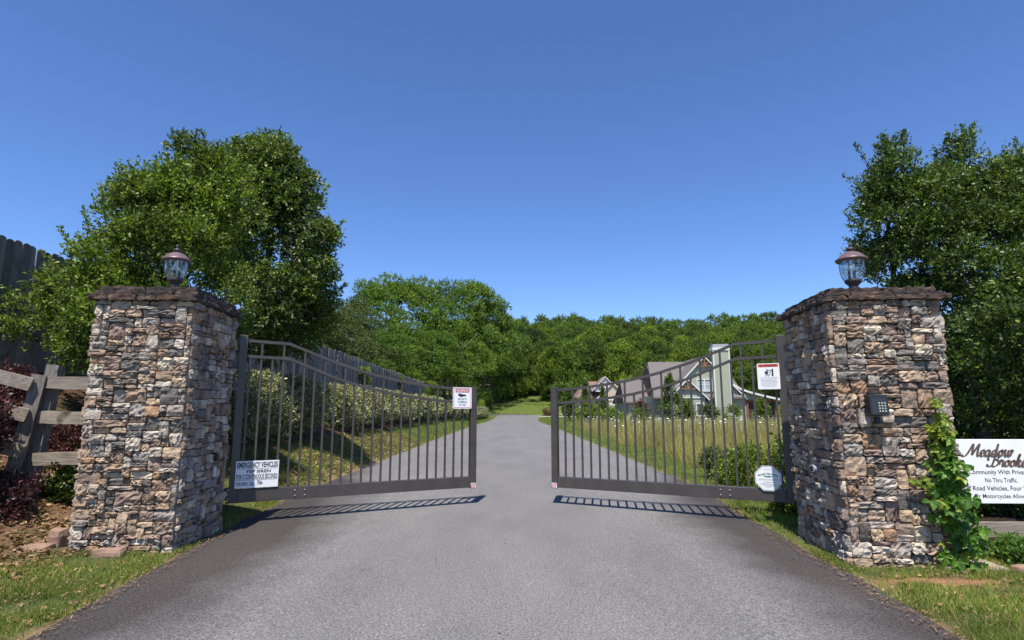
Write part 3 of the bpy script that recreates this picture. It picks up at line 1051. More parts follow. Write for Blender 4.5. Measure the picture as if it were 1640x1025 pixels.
for k, (w_, z_) in enumerate(((.2, .14), (.21, .122), (.2, .104), (.21, .088), (.19, .072), (.2, .056), (.16, .036))):
    mb.box((0, -.0038, z_), (w_, .001, .005 if k < 2 else .0035))
mb.build('small_print', M_GREY, e)['kind'] = 'stuff'

# octagonal sign
p = on_gate(HR, rr_, -.262, -.064)
e = empty('octagonal_sign', (p[0], p[1], .425), rr_)
tag(e, 'white octagonal sign with green lettering low on the gate', 'sign')
def octa(r, cz=.16):
    return [(r * math.cos(rad(22.5 + 45 * k)), cz + r * math.sin(rad(22.5 + 45 * k))) for k in range(8)]
mb = MB(); mb.prism(octa(.176), 1, -.003, .003); mb.build('plate', M_SIGNWHITE, e)
bd = MB(); o1 = octa(.168); i1 = octa(.163)
bd.v = [(a, -.0042, b) for a, b in o1] + [(a, -.0042, b) for a, b in i1]
bd.f = [[k, (k + 1) % 8, 8 + (k + 1) % 8, 8 + k] for k in range(8)]
bd.build('border', M_GREEN, e)
t = put_text(e, 'Mountain Valley Systems', 0, -.0042, .20, M_GREEN, .25, .036, .03)
co = [v for v in t.data.vertices]
for v in co: v.co.z -= v.co.x ** 2 * 1.9
flat_poly([(-.06, .192), (-.045, .18), (0, .172), (.05, .18), (.062, .192), (.03, .188), (.01, .196), (-.01, .188), (-.03, .196)], -.0042, 'emblem', M_GREEN, e)
mb = MB()
for w_, z_ in ((.23, .152), (.24, .139), (.1, .275), (.12, .112), (.2, .09), (.18, .077), (.12, .062), (.06, .05)):
    mb.box((0, -.0038, z_), (w_, .001, .0035 if z_ != .112 else .006))
mb.build('small_print', M_GREY, e)['kind'] = 'stuff'

# ------------------------------------------------------------------ keypad and sensors
def on_pillar(P, rz, x, y, z):
    return (P[0] + x * math.cos(rz) - y * math.sin(rz), P[1] + x * math.sin(rz) + y * math.cos(rz), z)
kp = empty('keypad', on_pillar(PR, RR, -.22, -RD / 2 - .05, 1.44), RR)
tag(kp, 'black entry keypad box mounted on the stone pillar face', 'keypad')
MB().prism([(0.02, -.01), (-.12, 0), (-.10, .20), (0.02, .205)], 0, -.085, .085).build('housing', M_BLACK, kp, bevel=.006)
sl = lambda z, d=0: -.12 + z * .1 - d
fp = MB(); fp.hexa([(-.07, sl(.02, .0), .02), (.07, sl(.02, .0), .02), (.07, sl(.02, -.01), .02), (-.07, sl(.02, -.01), .02),
                   (-.07, sl(.165, .004), .165), (.07, sl(.165, .004), .165), (.07, sl(.165, -.01), .165), (-.07, sl(.165, -.01), .165)])
fp.build('face_panel', plain('dark_panel', (.025, .028, .034), .5), kp)
ks = MB()
for r_ in range(4):
    for c_ in range(3):
        x = -.005 + c_ * .026; z = .04 + r_ * .026
        ks.box((x, sl(z, .008), z), (.014, .006, .014))
ks.build('keys', plain('key_caps', (.42, .46, .40), .5), kp)['kind'] = 'stuff'
MB().box((.0, -.03, .212), (.12, .07, .012)).build('hood', M_BLACK, kp, bevel=.003)
MB().tube([(.02, .0, -.02), (.02, -.01, -.08)], .03, 12).build('conduit_elbow', M_BLACK, kp)
sn = empty('gate_sensor', on_pillar(PL, LR, LW / 2 + .05, .18, .92), LR)
tag(sn, 'small black sensor box on the shaded side of the stone pillar', 'sensor')
MB().box((0, 0, 0), (.06, .06, .09)).build('housing', M_BLACK, sn, bevel=.006)
MB().box((0.0, .0, -.17), (.03, .035, .12)).build('white_tag', M_TRIM, sn, bevel=.004)
ph = empty('pipe_stub', on_pillar(PR, RR, -RW / 2 - .03, -.05, .86), RR)
tag(ph, 'short grey pipe stub poking out of the shaded pillar side', 'pipe')
MB().tube([(.02, 0, 0), (-.06, -.03, 0)], .04, 14).build('tube', M_GREY, ph)
MB().tube([(-.0605, -.0305, 0), (-.063, -.032, 0)], .03, 14).build('opening', M_PRINT, ph)

# ------------------------------------------------------------------ community board on the right
sb = empty('community_sign', (5.20, 6.28, 0), rad(-2))
tag(sb, 'white Meadow Brooke community board fixed to the rail fence', 'sign')
MB().box((0, 0, .845), (1.06, .025, .665)).build('board', M_SIGNDIRT, sb, bevel=.003)
GL = {
 'M': ([[(-.95, .3), (-.85, .05), (-.55, .0), (-.2, .35), (.2, 1.4), (.42, 2.0)], [(.42, 2.0), (.46, 1.1), (.5, .2)], [(.5, .2), (.9, 1.2), (1.28, 2.0)], [(1.28, 2.0), (1.22, 1.0), (1.25, .25), (1.4, .03), (1.7, .25)]], 1.62),
 'e': ([[(0, .42), (.42, .55), (.5, .88), (.3, 1.0), (.08, .75), (.05, .35), (.25, .02), (.5, .1), (.75, .4)]], .68),
 'a': ([[(.6, .85), (.35, 1.0), (.08, .7), (.05, .25), (.25, .0), (.5, .3), (.63, .95)], [(.63, .95), (.58, .3), (.7, .02), (.95, .35)]], .92),
 'd': ([[(.6, .85), (.35, 1), (.08, .7), (.05, .25), (.25, 0), (.5, .3), (.68, 2.0)], [(.68, 2.0), (.6, .3), (.72, .02), (.95, .35)]], .92),
 'o': ([[(.4, 1), (.1, .75), (.05, .25), (.3, 0), (.55, .25), (.55, .75), (.4, 1.0), (.5, .82), (.88, .9)]], .82),
 'w': ([[(0, .85), (.12, 1), (.12, .3), (.3, .02), (.5, .3), (.58, 1)], [(.58, 1), (.58, .3), (.75, .02), (.98, .4), (.95, 1), (1.1, .82), (1.3, .95)]], 1.2),
 'B': ([[(.5, 1.85), (.42, 1.0), (.25, .2), (-.1, .0), (-.45, .1), (-.42, .38)], [(-.35, .95), (-.5, 1.4), (-.1, 1.9), (.6, 2.05), (1.05, 1.85), (1.0, 1.35), (.5, 1.08)], [(.5, 1.08), (1.05, .95), (1.12, .4), (.7, .02), (.3, .05), (.2, .25)]], 1.28),
 'r': ([[(0, .3), (.15, .95), (.22, 1.08), (.3, .9), (.55, .88), (.5, .3), (.62, .02), (.85, .35)]], .82),
 'k': ([[(.0, .35), (.3, 1.5), (.36, 2.0), (.2, 1.6), (.05, 0)], [(.1, .45), (.4, 1.0), (.55, .85), (.35, .6), (.15, .5)], [(.3, .55), (.5, .08), (.7, .05), (.9, .4)]], .86),
}
def catmull(P, k=6):
    P = [Vector(p) for p in P]; out = []
    for i in range(len(P) - 1):
        p0 = P[max(i - 1, 0)]; p1 = P[i]; p2 = P[i + 1]; p3 = P[min(i + 2, len(P) - 1)]
        for j in range(k):
            t = j / k
            out.append(.5 * ((2 * p1) + (p2 - p0) * t + (2 * p0 - 5 * p1 + 4 * p2 - p3) * t * t + (3 * p1 - p0 - 3 * p2 + p3) * t ** 3))
    out.append(P[-1]); return out
def script_word(word, x0, z0, xh, mat, parent, wide=1.0):
    mb = MB(); pen = 0
    yy = -.0145
    for ch in word:
        strokes, adv = GL[ch]
        mb = MB()
        for st in strokes:
            C = catmull(st)
            L_ = []
            for i, q in enumerate(C):
                d = (C[min(i + 1, len(C) - 1)] - C[max(i - 1, 0)]).normalized()
                w = .10 + .17 * abs(math.sin(math.atan2(d.y, d.x) - rad(25)))
                nrm = Vector((-d.y, d.x)) * w / 2 * 1.35
                for s_ in (1, -1):
                    v = q + nrm * s_
                    L_.append((x0 + (pen + v.x + v.y * .28) * xh * wide, yy, z0 + v.y * xh))
            b = len(mb.v); mb.v += L_
            for i in range(len(C) - 1):
                mb.f.append([b + 2 * i, b + 2 * i + 1, b + 2 * i + 3, b + 2 * i + 2])
            yy -= .0004
        pen += adv
        mb.build('letter', mat, parent)
script_word('Meadow', -.315, 1.0, .066, M_SCRIPT, sb, 1.12)
script_word('Brooke', -.10, .895, .064, M_SCRIPT, sb, 1.1)
put_text(sb, 'Private Community With Private Roads', -.03, -.0142, .80, M_PRINT, .97, .060, .006)
put_text(sb, 'No Thru Traffic.', 0, -.0142, .73, M_PRINT, .335, .046, .004)
put_text(sb, 'No Off Road Vehicles, Four Wheelers', -.02, -.0142, .64, M_PRINT, .97, .054, .006)
put_text(sb, 'Or Motorcycles Allowed.', 0, -.0142, .555, M_PRINT, .60, .056, .004)

rf = empty('rail_fence', (4.5, 6.33, 0))
tag(rf, 'grey timber rail fence behind the white community board', 'fence')
for z in (.24, .72, 1.02):
    MB().rough((1.6, 0, z), (3.2, .05, .15), 24, 2, 3, .006, z * 9).build('rail', M_RAIL, rf)
for x in (1.55, 3.2):
    MB().rough((x, .09, .55), (.14, .12, 1.5), 3, 3, 12, .01, x).build('post', M_POST, rf)

# ------------------------------------------------------------------ split-rail fence on the left
sf = empty('split_rail_fence', (-6.02, 7.25, gz(-6.02, 7.25)))
tag(sf, 'weathered grey split-rail fence meeting the stone pillar', 'fence')
inv = Matrix.Translation(-Vector(sf.location))
def beam(a, b, hgt, thk, name, mat, seed):
    a = Vector(a); b = Vector(b); n = 12
    mb = MB(); d = (b - a).normalized(); sdv = Vector((-d.y, d.x, 0)).normalized(); upv = sdv.cross(d) * -1
    if upv.z < 0: upv = -upv
    for i in range(n + 1):
        p = a.lerp(b, i / n)
        for (s1, s2) in ((-1, -1), (1, -1), (1, 1), (-1, 1)):
            q = p + sdv * s1 * thk / 2 + upv * s2 * hgt / 2
            q += Vector((noise.noise(q * 5 + Vector((seed, 0, 0))), noise.noise(q * 5 + Vector((0, seed, 0))), noise.noise(q * 5 + Vector((0, 0, seed))))) * .008
            mb.v.append(tuple(inv @ q))
    for i in range(n):
        for k in range(4):
            k2 = (k + 1) % 4
            mb.f.append([4 * i + k, 4 * i + k2, 4 * i + 4 + k2, 4 * i + 4 + k])
    mb.f += [[3, 2, 1, 0], [4 * n, 4 * n + 1, 4 * n + 2, 4 * n + 3]]
    return mb.build(name, mat, sf)
beam((-6.19, 7.2, .15), (-6.0, 7.3, 1.93), .15, .13, 'post', M_POST, 2)
beam((-6.10, 7.42, .15), (-5.93, 7.44, 2.06), .15, .13, 'post', M_POST, 8)
for z0, z1 in ((1.84, 1.80), (1.40, 1.36), (.88, .92)):
    beam((-5.98, 7.33, z0), (-4.6, 7.3, z1), .155, .055, 'rail', M_RAIL, z0)
for z0, z1 in ((1.80, 2.28), (1.42, 1.88), (.98, 1.5)):
    beam((-6.0, 7.18, z0), (-7.5, 6.55, z1), .16, .055, 'rail', M_RAIL, z0 + 3)

# ------------------------------------------------------------------ tall board fence
bf = empty('board_fence', (-8.4, 31, 2.1))
tag(bf, 'tall grey weathered privacy fence of upright boards on the bank', 'fence')
def board_mesh(seed):
    w, t, h = .157, .018, 2.45
    r_ = .05
    pol = [(-w / 2, 0), (w / 2, 0), (w / 2, h - r_)]
    for k in range(1, 5):
        a = math.pi * k / 5
        pol.append((w / 2 * math.cos(a), h - r_ + r_ * math.sin(a)))
    pol.append((-w / 2, h - r_))
    mb = MB(); mb.prism(pol, 0, 0, t)          # (y,z) outline, thickness along x
    return mb.mesh('board', M_BOARD)
BM = [board_mesh(k) for k in range(2)]
nb = 294
frng = np.random.default_rng(31)
for k in range(nb):
    y = 8.3 + k * .1585
    top = np.interp(y, [8, 22, 40, 55], [4.33, 4.30, 4.15, 3.92])
    panel = int(y / 2.45)
    top += .05 * ((panel * 7919) % 5 - 2) / 2 * .6
    o = link('board', BM[k % 2], bf, (frng.normal(0, .006), y - 31, top - 2.45 - 2.1 + frng.normal(0, .012)), (0, frng.normal(0, .006), frng.normal(0, .03) + (math.pi if k % 3 == 0 else 0)))
for z in (2.3, 3.2, 3.95):
    MB().box((-.045, .5, z - 2.1), (.04, 46.8, .09)).build('rail', M_BOARD, bf)
for k in range(20):
    MB().box((-.11, -22.6 + 2.45 * k, .9), (.09, .09, 2.3)).build('post', M_BOARD, bf)

# ------------------------------------------------------------------ near trees
def tree(name, label, cat, base, lobes, mat, n_twigs, per, L, W, twig, seed, trunk_r=.14, trunk_top=None, shoots=(), group=None, up=.35, flat=0.0, bark=None, limbs=14, shell=.16, inside=.12, multi=1, spray=0):
    rng = np.random.default_rng(seed)
    root = empty(name, base)
    tag(root, label, cat, group)
    b = np.array(base, float)
    lb = [(c[0] - b[0], c[1] - b[1], c[2] - b[2]) + tuple(c[3:]) for c in lobes]
    Q = [crown_quads(lb, n_twigs, per, L, W, twig, rng, up, shell, inside, flat, .45)]
    for (a, t_, n) in shoots:
        Q.append(shoot_quads(np.array(a) - b, np.array(t_) - b, n, L, W, rng))
    if spray:      # loose sprigs standing out of the crown's outline
        la = np.array(lb)
        cc = np.average(la[:, :3], axis=0, weights=la[:, 3])
        dd = la[:, :3] - cc
        far_ = np.argsort(-(dd[:, 0] ** 2 + dd[:, 2] ** 2 * .6))[:spray]
        for i in far_:
            u_ = unit(dd[i] * np.array([1, .6, 1]) + np.array([0, 0, .9]) + rng.normal(0, .35, 3))
            q0 = la[i, :3] + u_ * la[i, 3] * .4
            Q.append(shoot_quads(q0, q0 + u_ * rng.uniform(.22, .46), 40, L, W, rng, .022))
    link('crown', quads_mesh('crown', np.concatenate(Q), mat), root)
    mb = MB()
    top = Vector(trunk_top) - Vector(base) if trunk_top else Vector((0, 0, max(l[2] for l in lb)))
    for m_ in range(multi):
        off = Vector((rng.normal(0, .18), rng.normal(0, .12), 0)) * (multi > 1)
        limb(mb, off + Vector((0, 0, -.15)), top + off * 2, trunk_r, trunk_r * .25, rng, 8, .05, 9)
    order = rng.permutation(len(lb))[:limbs]
    for i in order:
        c = Vector(lb[i][:3])
        s = top * min(.95, max(.15, (c.z - .25 * c.xy.length) / max(top.z, .1) * .8))
        limb(mb, s, c, trunk_r * .4, trunk_r * .08, rng, 5, .08, 6)
    for (a, t_, n) in shoots:
        limb(mb, Vector(a) - Vector(base), Vector(t_) - Vector(base), .012, .003, rng, 3, .03, 5)
    mb.build('trunk', bark or M_BARK, root, smooth=True)
    return root

def lobes_from(spec, n, rng, env, rmin, rmax):
    """random lobes inside an envelope: env(z)->(cx,cy,rx,ry), spec=(z0,z1)"""
    out = []
    for _ in range(n):
        t = rng.random(); z = spec[0] + (spec[1] - spec[0]) * t
        cx, cy, rx, ry = env(z)
        a = rng.random() * 2 * math.pi
        q = math.sqrt(rng.random()) * .95
        r = rmin + (rmax - rmin) * rng.random()
        out.append((cx + math.cos(a) * max(rx - r * .75, .05) * q, cy + math.sin(a) * max(ry - r * .75, .05) * q, z, r, r, r * .85))
    return out

# evergreen holly behind the left pillar: wide below, a few tall leaders
rg = np.random.default_rng(41)
TLY = 9.4
env = lambda z: (np.interp(z, [2.4, 3.2, 4.1, 4.9, 5.7, 6.3], [-6.05, -6.0, -5.9, -5.75, -5.67, -5.8]), TLY,
                 np.interp(z, [2.1, 2.5, 2.9, 3.2, 3.6, 4.1, 4.5, 4.94, 5.28, 5.74, 6.2], [.8, 1.15, 1.6, 1.82, 1.72, 1.55, 1.32, .95, .66, .42, .25]), np.interp(z, [2, 3, 4.2, 6], [1.2, 1.6, 1.4, .4]))
lob = lobes_from((2.35, 5.1), 96, rg, env, .24, .55) + lobes_from((4.6, 5.9), 14, rg, env, .18, .3)
lob += [(-5.25, 9.5, 5.75, .3, .3, .3), (-4.95, 9.5, 5.55, .35, .3, .3), (-5.45, 9.5, 5.9, .2, .2, .25), (-4.8, 9.5, 5.0, .4, .4, .35), (-7.75, 9.1, 2.75, .28, .3, .22), (-7.95, 9.1, 3.15, .25, .3, .2), (-5.8, 9.4, 5.95, .16, .16, .3), (-5.35, 9.4, 5.5, .25, .25, .35), (-5.0, 9.4, 5.2, .35, .35, .35)]
sh = [((-5.8, 9.4, 5.4), (-5.82, 9.4, 6.28), 190), ((-5.95, 9.4, 5.4), (-6.05, 9.4, 6.1), 110), ((-5.6, 9.4, 5.6), (-5.5, 9.4, 6.1), 90), ((-6.6, 9.3, 4.5), (-7.0, 9.3, 5.0), 90),
      ((-6.3, 9.3, 4.9), (-6.5, 9.3, 5.55), 100), ((-7.2, 9.2, 4.0), (-7.55, 9.2, 4.5), 100), ((-7.7, 9.1, 3.1), (-8.3, 9.1, 3.3), 80), ((-7.0, 9.2, 4.3), (-7.2, 9.2, 4.85), 90),
      ((-7.8, 9.0, 2.8), (-8.3, 9.05, 3.0), 70), ((-6.1, 9.4, 5.1), (-6.2, 9.4, 5.85), 100), ((-5.2, 9.4, 5.5), (-5.05, 9.4, 6.0), 100), ((-7.4, 9.2, 3.6), (-7.8, 9.2, 4.1), 80), ((-6.8, 9.2, 4.6), (-6.95, 9.2, 5.2), 90)]
tree('holly_tree', 'glossy evergreen holly spreading behind the lantern and split-rail fence', 'tree', (-5.9, TLY, gz(-5.9, TLY)), lob, M_HOLLY, 9000, 12, .062, .5, .24, 41, .13, (-5.75, TLY, 5.4), sh, shell=.2, spray=46)

# pear tree behind it, egg-shaped and darker
rg = np.random.default_rng(43)
TPY = 13.6
env = lambda z: (np.interp(z, [2.9, 3.8, 5, 6, 7, 8.2], [-5.8, -5.65, -5.7, -5.9, -6.1, -6.25]), TPY,
                 np.interp(z, [2.7, 3.2, 3.8, 4.4, 5.04, 5.7, 6.3, 7.0, 7.6, 8.04, 8.3], [.9, 1.2, 1.5, 1.62, 1.68, 1.6, 1.5, 1.25, 1.02, .85, .5]), np.interp(z, [2.7, 3.6, 5.6, 8.2], [1.1, 1.7, 1.6, .5]))
lob = lobes_from((2.9, 7.9), 100, rg, env, .3, .6)
sh = [((-6.6, TPY, 7.6), (-6.7, TPY, 8.3), 80), ((-6.1, TPY, 7.6), (-6.1, TPY, 8.35), 80), ((-4.5, TPY, 5.6), (-4.15, TPY, 6.1), 60), ((-4.4, TPY, 4.2), (-4.0, TPY, 4.5), 60), ((-5.6, TPY, 7.4), (-5.4, TPY, 8.0), 70), ((-4.9, TPY, 6.5), (-4.6, TPY, 7.0), 60)]
tree('pear_tree', 'dark egg-shaped leafy tree rising behind the holly and gate', 'tree', (-5.7, TPY, gz(-5.7, TPY)), lob, M_PEAR, 8200, 11, .085, .55, .28, 43, .15, (-6.0, TPY, 7.4), sh, up=.15, flat=.35, spray=26)

# holly behind the right pillar
rg = np.random.default_rng(47)
TRY = 9.9
xl_ = lambda z: np.interp(z, [1.1, 1.7, 2.5, 3.2, 3.85, 4.3, 4.9, 5.5, 6.0, 6.3], [7.2, 7.15, 7.0, 6.6, 6.25, 6.2, 6.22, 6.35, 6.65, 6.95])
xr_ = lambda z: np.interp(z, [1.0, 3, 5, 6.3], [10.6, 10.8, 10.3, 9.6])
env = lambda z: ((xl_(z) + xr_(z)) / 2, TRY, (xr_(z) - xl_(z)) / 2, np.interp(z, [1.0, 2, 4, 6.4], [1.5, 2.0, 1.8, .6]))
lob = lobes_from((1.25, 5.6), 150, rg, env, .26, .56)
for k in range(54):  # low front lobes, set forward to shade the ground behind the board
    y_ = rg.uniform(7.5, 9.2)
    lob.append((y_ * rg.uniform(.80, 1.08), y_, rg.uniform(1.42, 2.7), .34, .3, .28))
for (cx_, top_) in ((7.0, 6.3), (8.25, 6.4), (9.25, 5.85)):
    for k in range(7):
        t = k / 6
        lob.append((cx_ + rg.normal(0, .16 * (1.3 - t)), TRY + rg.normal(0, .2), 5.2 + (top_ - 5.3) * t, .34 - .16 * t, .34 - .16 * t, .34 - .1 * t))
sh = [((6.5, 9.8, 5.2), (5.97, 9.8, 5.68), 70), ((6.6, 9.8, 5.6), (6.24, 9.8, 6.28), 80), ((6.3, 9.8, 4.6), (5.93, 9.8, 4.95), 60), ((6.3, 9.8, 4.2), (5.9, 9.8, 4.5), 60),
      ((7.1, 9.8, 5.9), (7.15, 9.8, 6.55), 120), ((8.3, 9.8, 6.0), (8.45, 9.8, 6.65), 140), ((7.7, 9.8, 5.6), (7.71, 9.8, 6.15), 90), ((9.1, 9.8, 5.6), (9.2, 9.8, 6.4), 90), ((6.8, 9.8, 5.8), (6.75, 9.8, 6.3), 90), ((8.1, 9.8, 6.0), (7.95, 9.8, 6.5), 90)]
tree('holly_tree', 'dense dark evergreen holly behind the keypad pillar and white board', 'tree', (7.9, TRY, 0), lob, M_HOLLYR, 17500, 12, .064, .5, .25, 47, .10, (8.0, TRY, 5.6), sh, multi=2, shell=.2, spray=50)
rg = np.random.default_rng(48)
env = lambda z: (11.6, 12.2, np.interp(z, [.6, 2, 4, 6], [2.2, 2.6, 2.2, .8]), 1.9)
tree('added_shade_tree', 'evergreen tree added to deepen the shade beyond the white board', 'tree', (11.6, 12.2, 0), lobes_from((.6, 5.4), 46, rg, env, .5, .8), M_HOLLYR, 2200, 10, .11, .5, .35, 48, .14)  # tree added behind the holly to make the gap deeply shaded

# shrubs added as dark fill for the shade under the right holly
def shrub(name, label, loc, rx, ry, h, mat, n, per, L, seed, group=None, W=.5, cat='shrub', stem=True, shoots=(), low=.45, up=.5):
    rng = np.random.default_rng(seed)
    root = empty(name, loc)
    tag(root, label, cat, group)
    lb = []
    for k in range(max(5, int(rx * 9))):
        a = rng.random() * 6.283; q = math.sqrt(rng.random())
        r = (.3 + .2 * rng.random()) * min(rx, h)
        lb.append((math.cos(a) * q * max(rx - r, .02), math.sin(a) * q * max(ry - r, .02), h * (low + (1 - low) * rng.random() * (1 - .5 * q * q)) - r * .55, r, r, r * .8))
    Q = [crown_quads(lb, n, per, L, W, L * 3.5, rng, up, .2, .15)]
    for (a, t_, m_) in shoots:
        Q.append(shoot_quads(a, t_, m_, L, W, rng))
    link('foliage', quads_mesh('foliage', np.concatenate(Q), mat), root)
    if stem:
        mb = MB()
        for k in range(4):
            c = lb[k]
            limb(mb, (rng.normal(0, .04), rng.normal(0, .04), -.1), c[:3], .02 + .01 * h, .006, rng, 4, .08, 5)
        mb.build('stems', M_BARK, root)
    return root
shrub('shade_fill_shrub', 'low shrub added as dark fill under the holly behind the rail fence', (6.5, 8.6, 0), .9, .5, .55, M_HOLLYR, 600, 9, .06, 58, 'shrubs added to fill the shade under the holly')
shrub('shade_fill_shrub', 'low shrub added as dark fill under the holly behind the rail fence', (6.6, 11.2, 0), 1.6, 1.0, 1.7, M_HOLLYR, 900, 9, .09, 51, 'shrubs added to fill the shade under the holly')
shrub('shade_fill_shrub', 'low shrub added as dark fill under the holly behind the rail fence', (9.0, 11.6, 0), 1.8, 1.0, 1.8, M_HOLLYR, 900, 9, .09, 52, 'shrubs added to fill the shade under the holly')

# azalea clump inside the right gate
shrub('azalea', 'low dark green azalea growing behind the octagonal gate sign', (5.0, 11.6, 0), 1.0, .8, .85, M_HOLLY, 1300, 10, .055, 53, up=.7)
shrub('azalea', 'sparse brownish-green azalea at the meadow edge behind the gate pickets', (4.35, 12.6, 0), .65, .6, .8, M_OLIVE, 600, 9, .055, 54)
shrub('ground_shrub', 'low bright green shrub between the gate post and stone pillar', (6.0, 11.0, 0), .7, .6, .6, M_WEED, 500, 9, .05, 55)
shrub('shade_shrub', 'small dark shrub at the foot of the pillar below the gate hinge', (4.1, 8.5, 0), .5, .5, .42, M_HOLLYR, 420, 9, .05, 56)

# purple-leaved shrubs by the split-rail fence
shrub('purple_shrub', 'large purple-leaved shrub spilling in front of the split-rail fence', (-6.55, 6.45, gz(-6.55, 6.45) - .1), .85, .6, 1.55, M_PURPLE, 1500, 10, .05, 61, shoots=[((.4, -.2, .9), (.75, -.2, 1.15), 60), ((.4, -.2, 1.1), (.7, -.1, 1.5), 60)])
shrub('purple_shrub', 'low purple-green clump at the foot of the leaning post', (-5.85, 6.75, gz(-5.85, 6.75) - .05), .55, .4, .62, M_PURPLE, 620, 9, .045, 62, shoots=[((.3, 0, .4), (.65, 0, .62), 40)])
shrub('purple_shrub', 'purple-leaved shrub seen between the split rails before the board fence', (-7.3, 8.3, gz(-7.3, 8.3) - .1), .9, .5, 1.1, M_PURPLE, 900, 10, .05, 63)
shrub('purple_shrub', 'purple-leaved shrub at the edge nearest the camera', (-6.15, 5.35, gz(-6.15, 5.35) - .1), .8, .7, 2.1, M_PURPLE, 1300, 10, .05, 64, low=.3)
shrub('shade_shrub', 'dark shrub in shade below the lowest split rail', (-5.45, 7.9, gz(-5.45, 7.9) - .05), .7, .4, .75, M_HOLLYR, 700, 9, .055, 65)
shrub('purple_shrub', 'purple-leaved shrub behind the rails next to the stone pillar', (-6.0, 8.6, gz(-6.0, 8.6) - .05), 1.0, .5, 1.05, M_PURPLE, 1100, 10, .05, 66)

# ------------------------------------------------------------------ hedge along the left verge
def hedge(name, label, y0, y1, seed, dens):
    rng = np.random.default_rng(seed)
    xm = -5.85
    root = empty(name, (xm, (y0 + y1) / 2, gz(xm, (y0 + y1) / 2)))
    tag(root, label, 'hedge', 'clipped hedge shrubs along the verge')
    b = np.array(root.location)
    lb = []
    y = y0 + .35
    while y < y1 - .2:
        k = .5 * sstep(40, 95, y)
        x0 = np.interp(y, [0, 45, 90], [-5.85, -5.6, -4.2])
        g = gz(x0, y)
        for _ in range(7):
            r = rng.uniform(.36, .55)
            hh = g + (rng.uniform(.3, .85) if _ < 3 else rng.uniform(.85, 1.12))
            lb.append((x0 + rng.uniform(-.45, .4) - b[0], y + rng.uniform(-.3, .3) - b[1], hh - r * .3 - b[2], r, r, r * .8))
        lb.append((x0 + .3 - b[0], y - b[1], g + .45 - b[2], .5, .5, .4))
        y += rng.uniform(.55, .8)
    n = int(len(lb) * dens)
    link('foliage', quads_mesh('foliage', crown_quads(lb, n, 9, 0.062 if y0 < 30 else .11, .6, .15, rng, .6, .1, .06, 0, .3), M_HEDGE), root)
    mb = MB()
    y = y0 + .5
    while y < y1:
        x0 = float(np.interp(y, [0, 45, 90], [-5.85, -5.6, -4.2])); g = gz(x0, y)
        for q in range(3):
            limb(mb, Vector((x0, y, g - .1)) - Vector(b), Vector((x0 + rng.normal(0, .3), y + rng.normal(0, .3), g + .7)) - Vector(b), .03, .01, rng, 3, .1, 5)
        y += 1.1
    mb.build('stems', M_BARK, root)
hedge('hedge', 'rounded pale-leaved hedge clump nearest the gate hinge', 11.3, 16.8, 71, 150)
hedge('hedge', 'pale-leaved hedge clump beyond the gap in the hedge row', 17.9, 30, 72, 105)
hedge('hedge', 'long pale hedge stretch running on toward the end of the road', 30.6, 88, 73, 36)

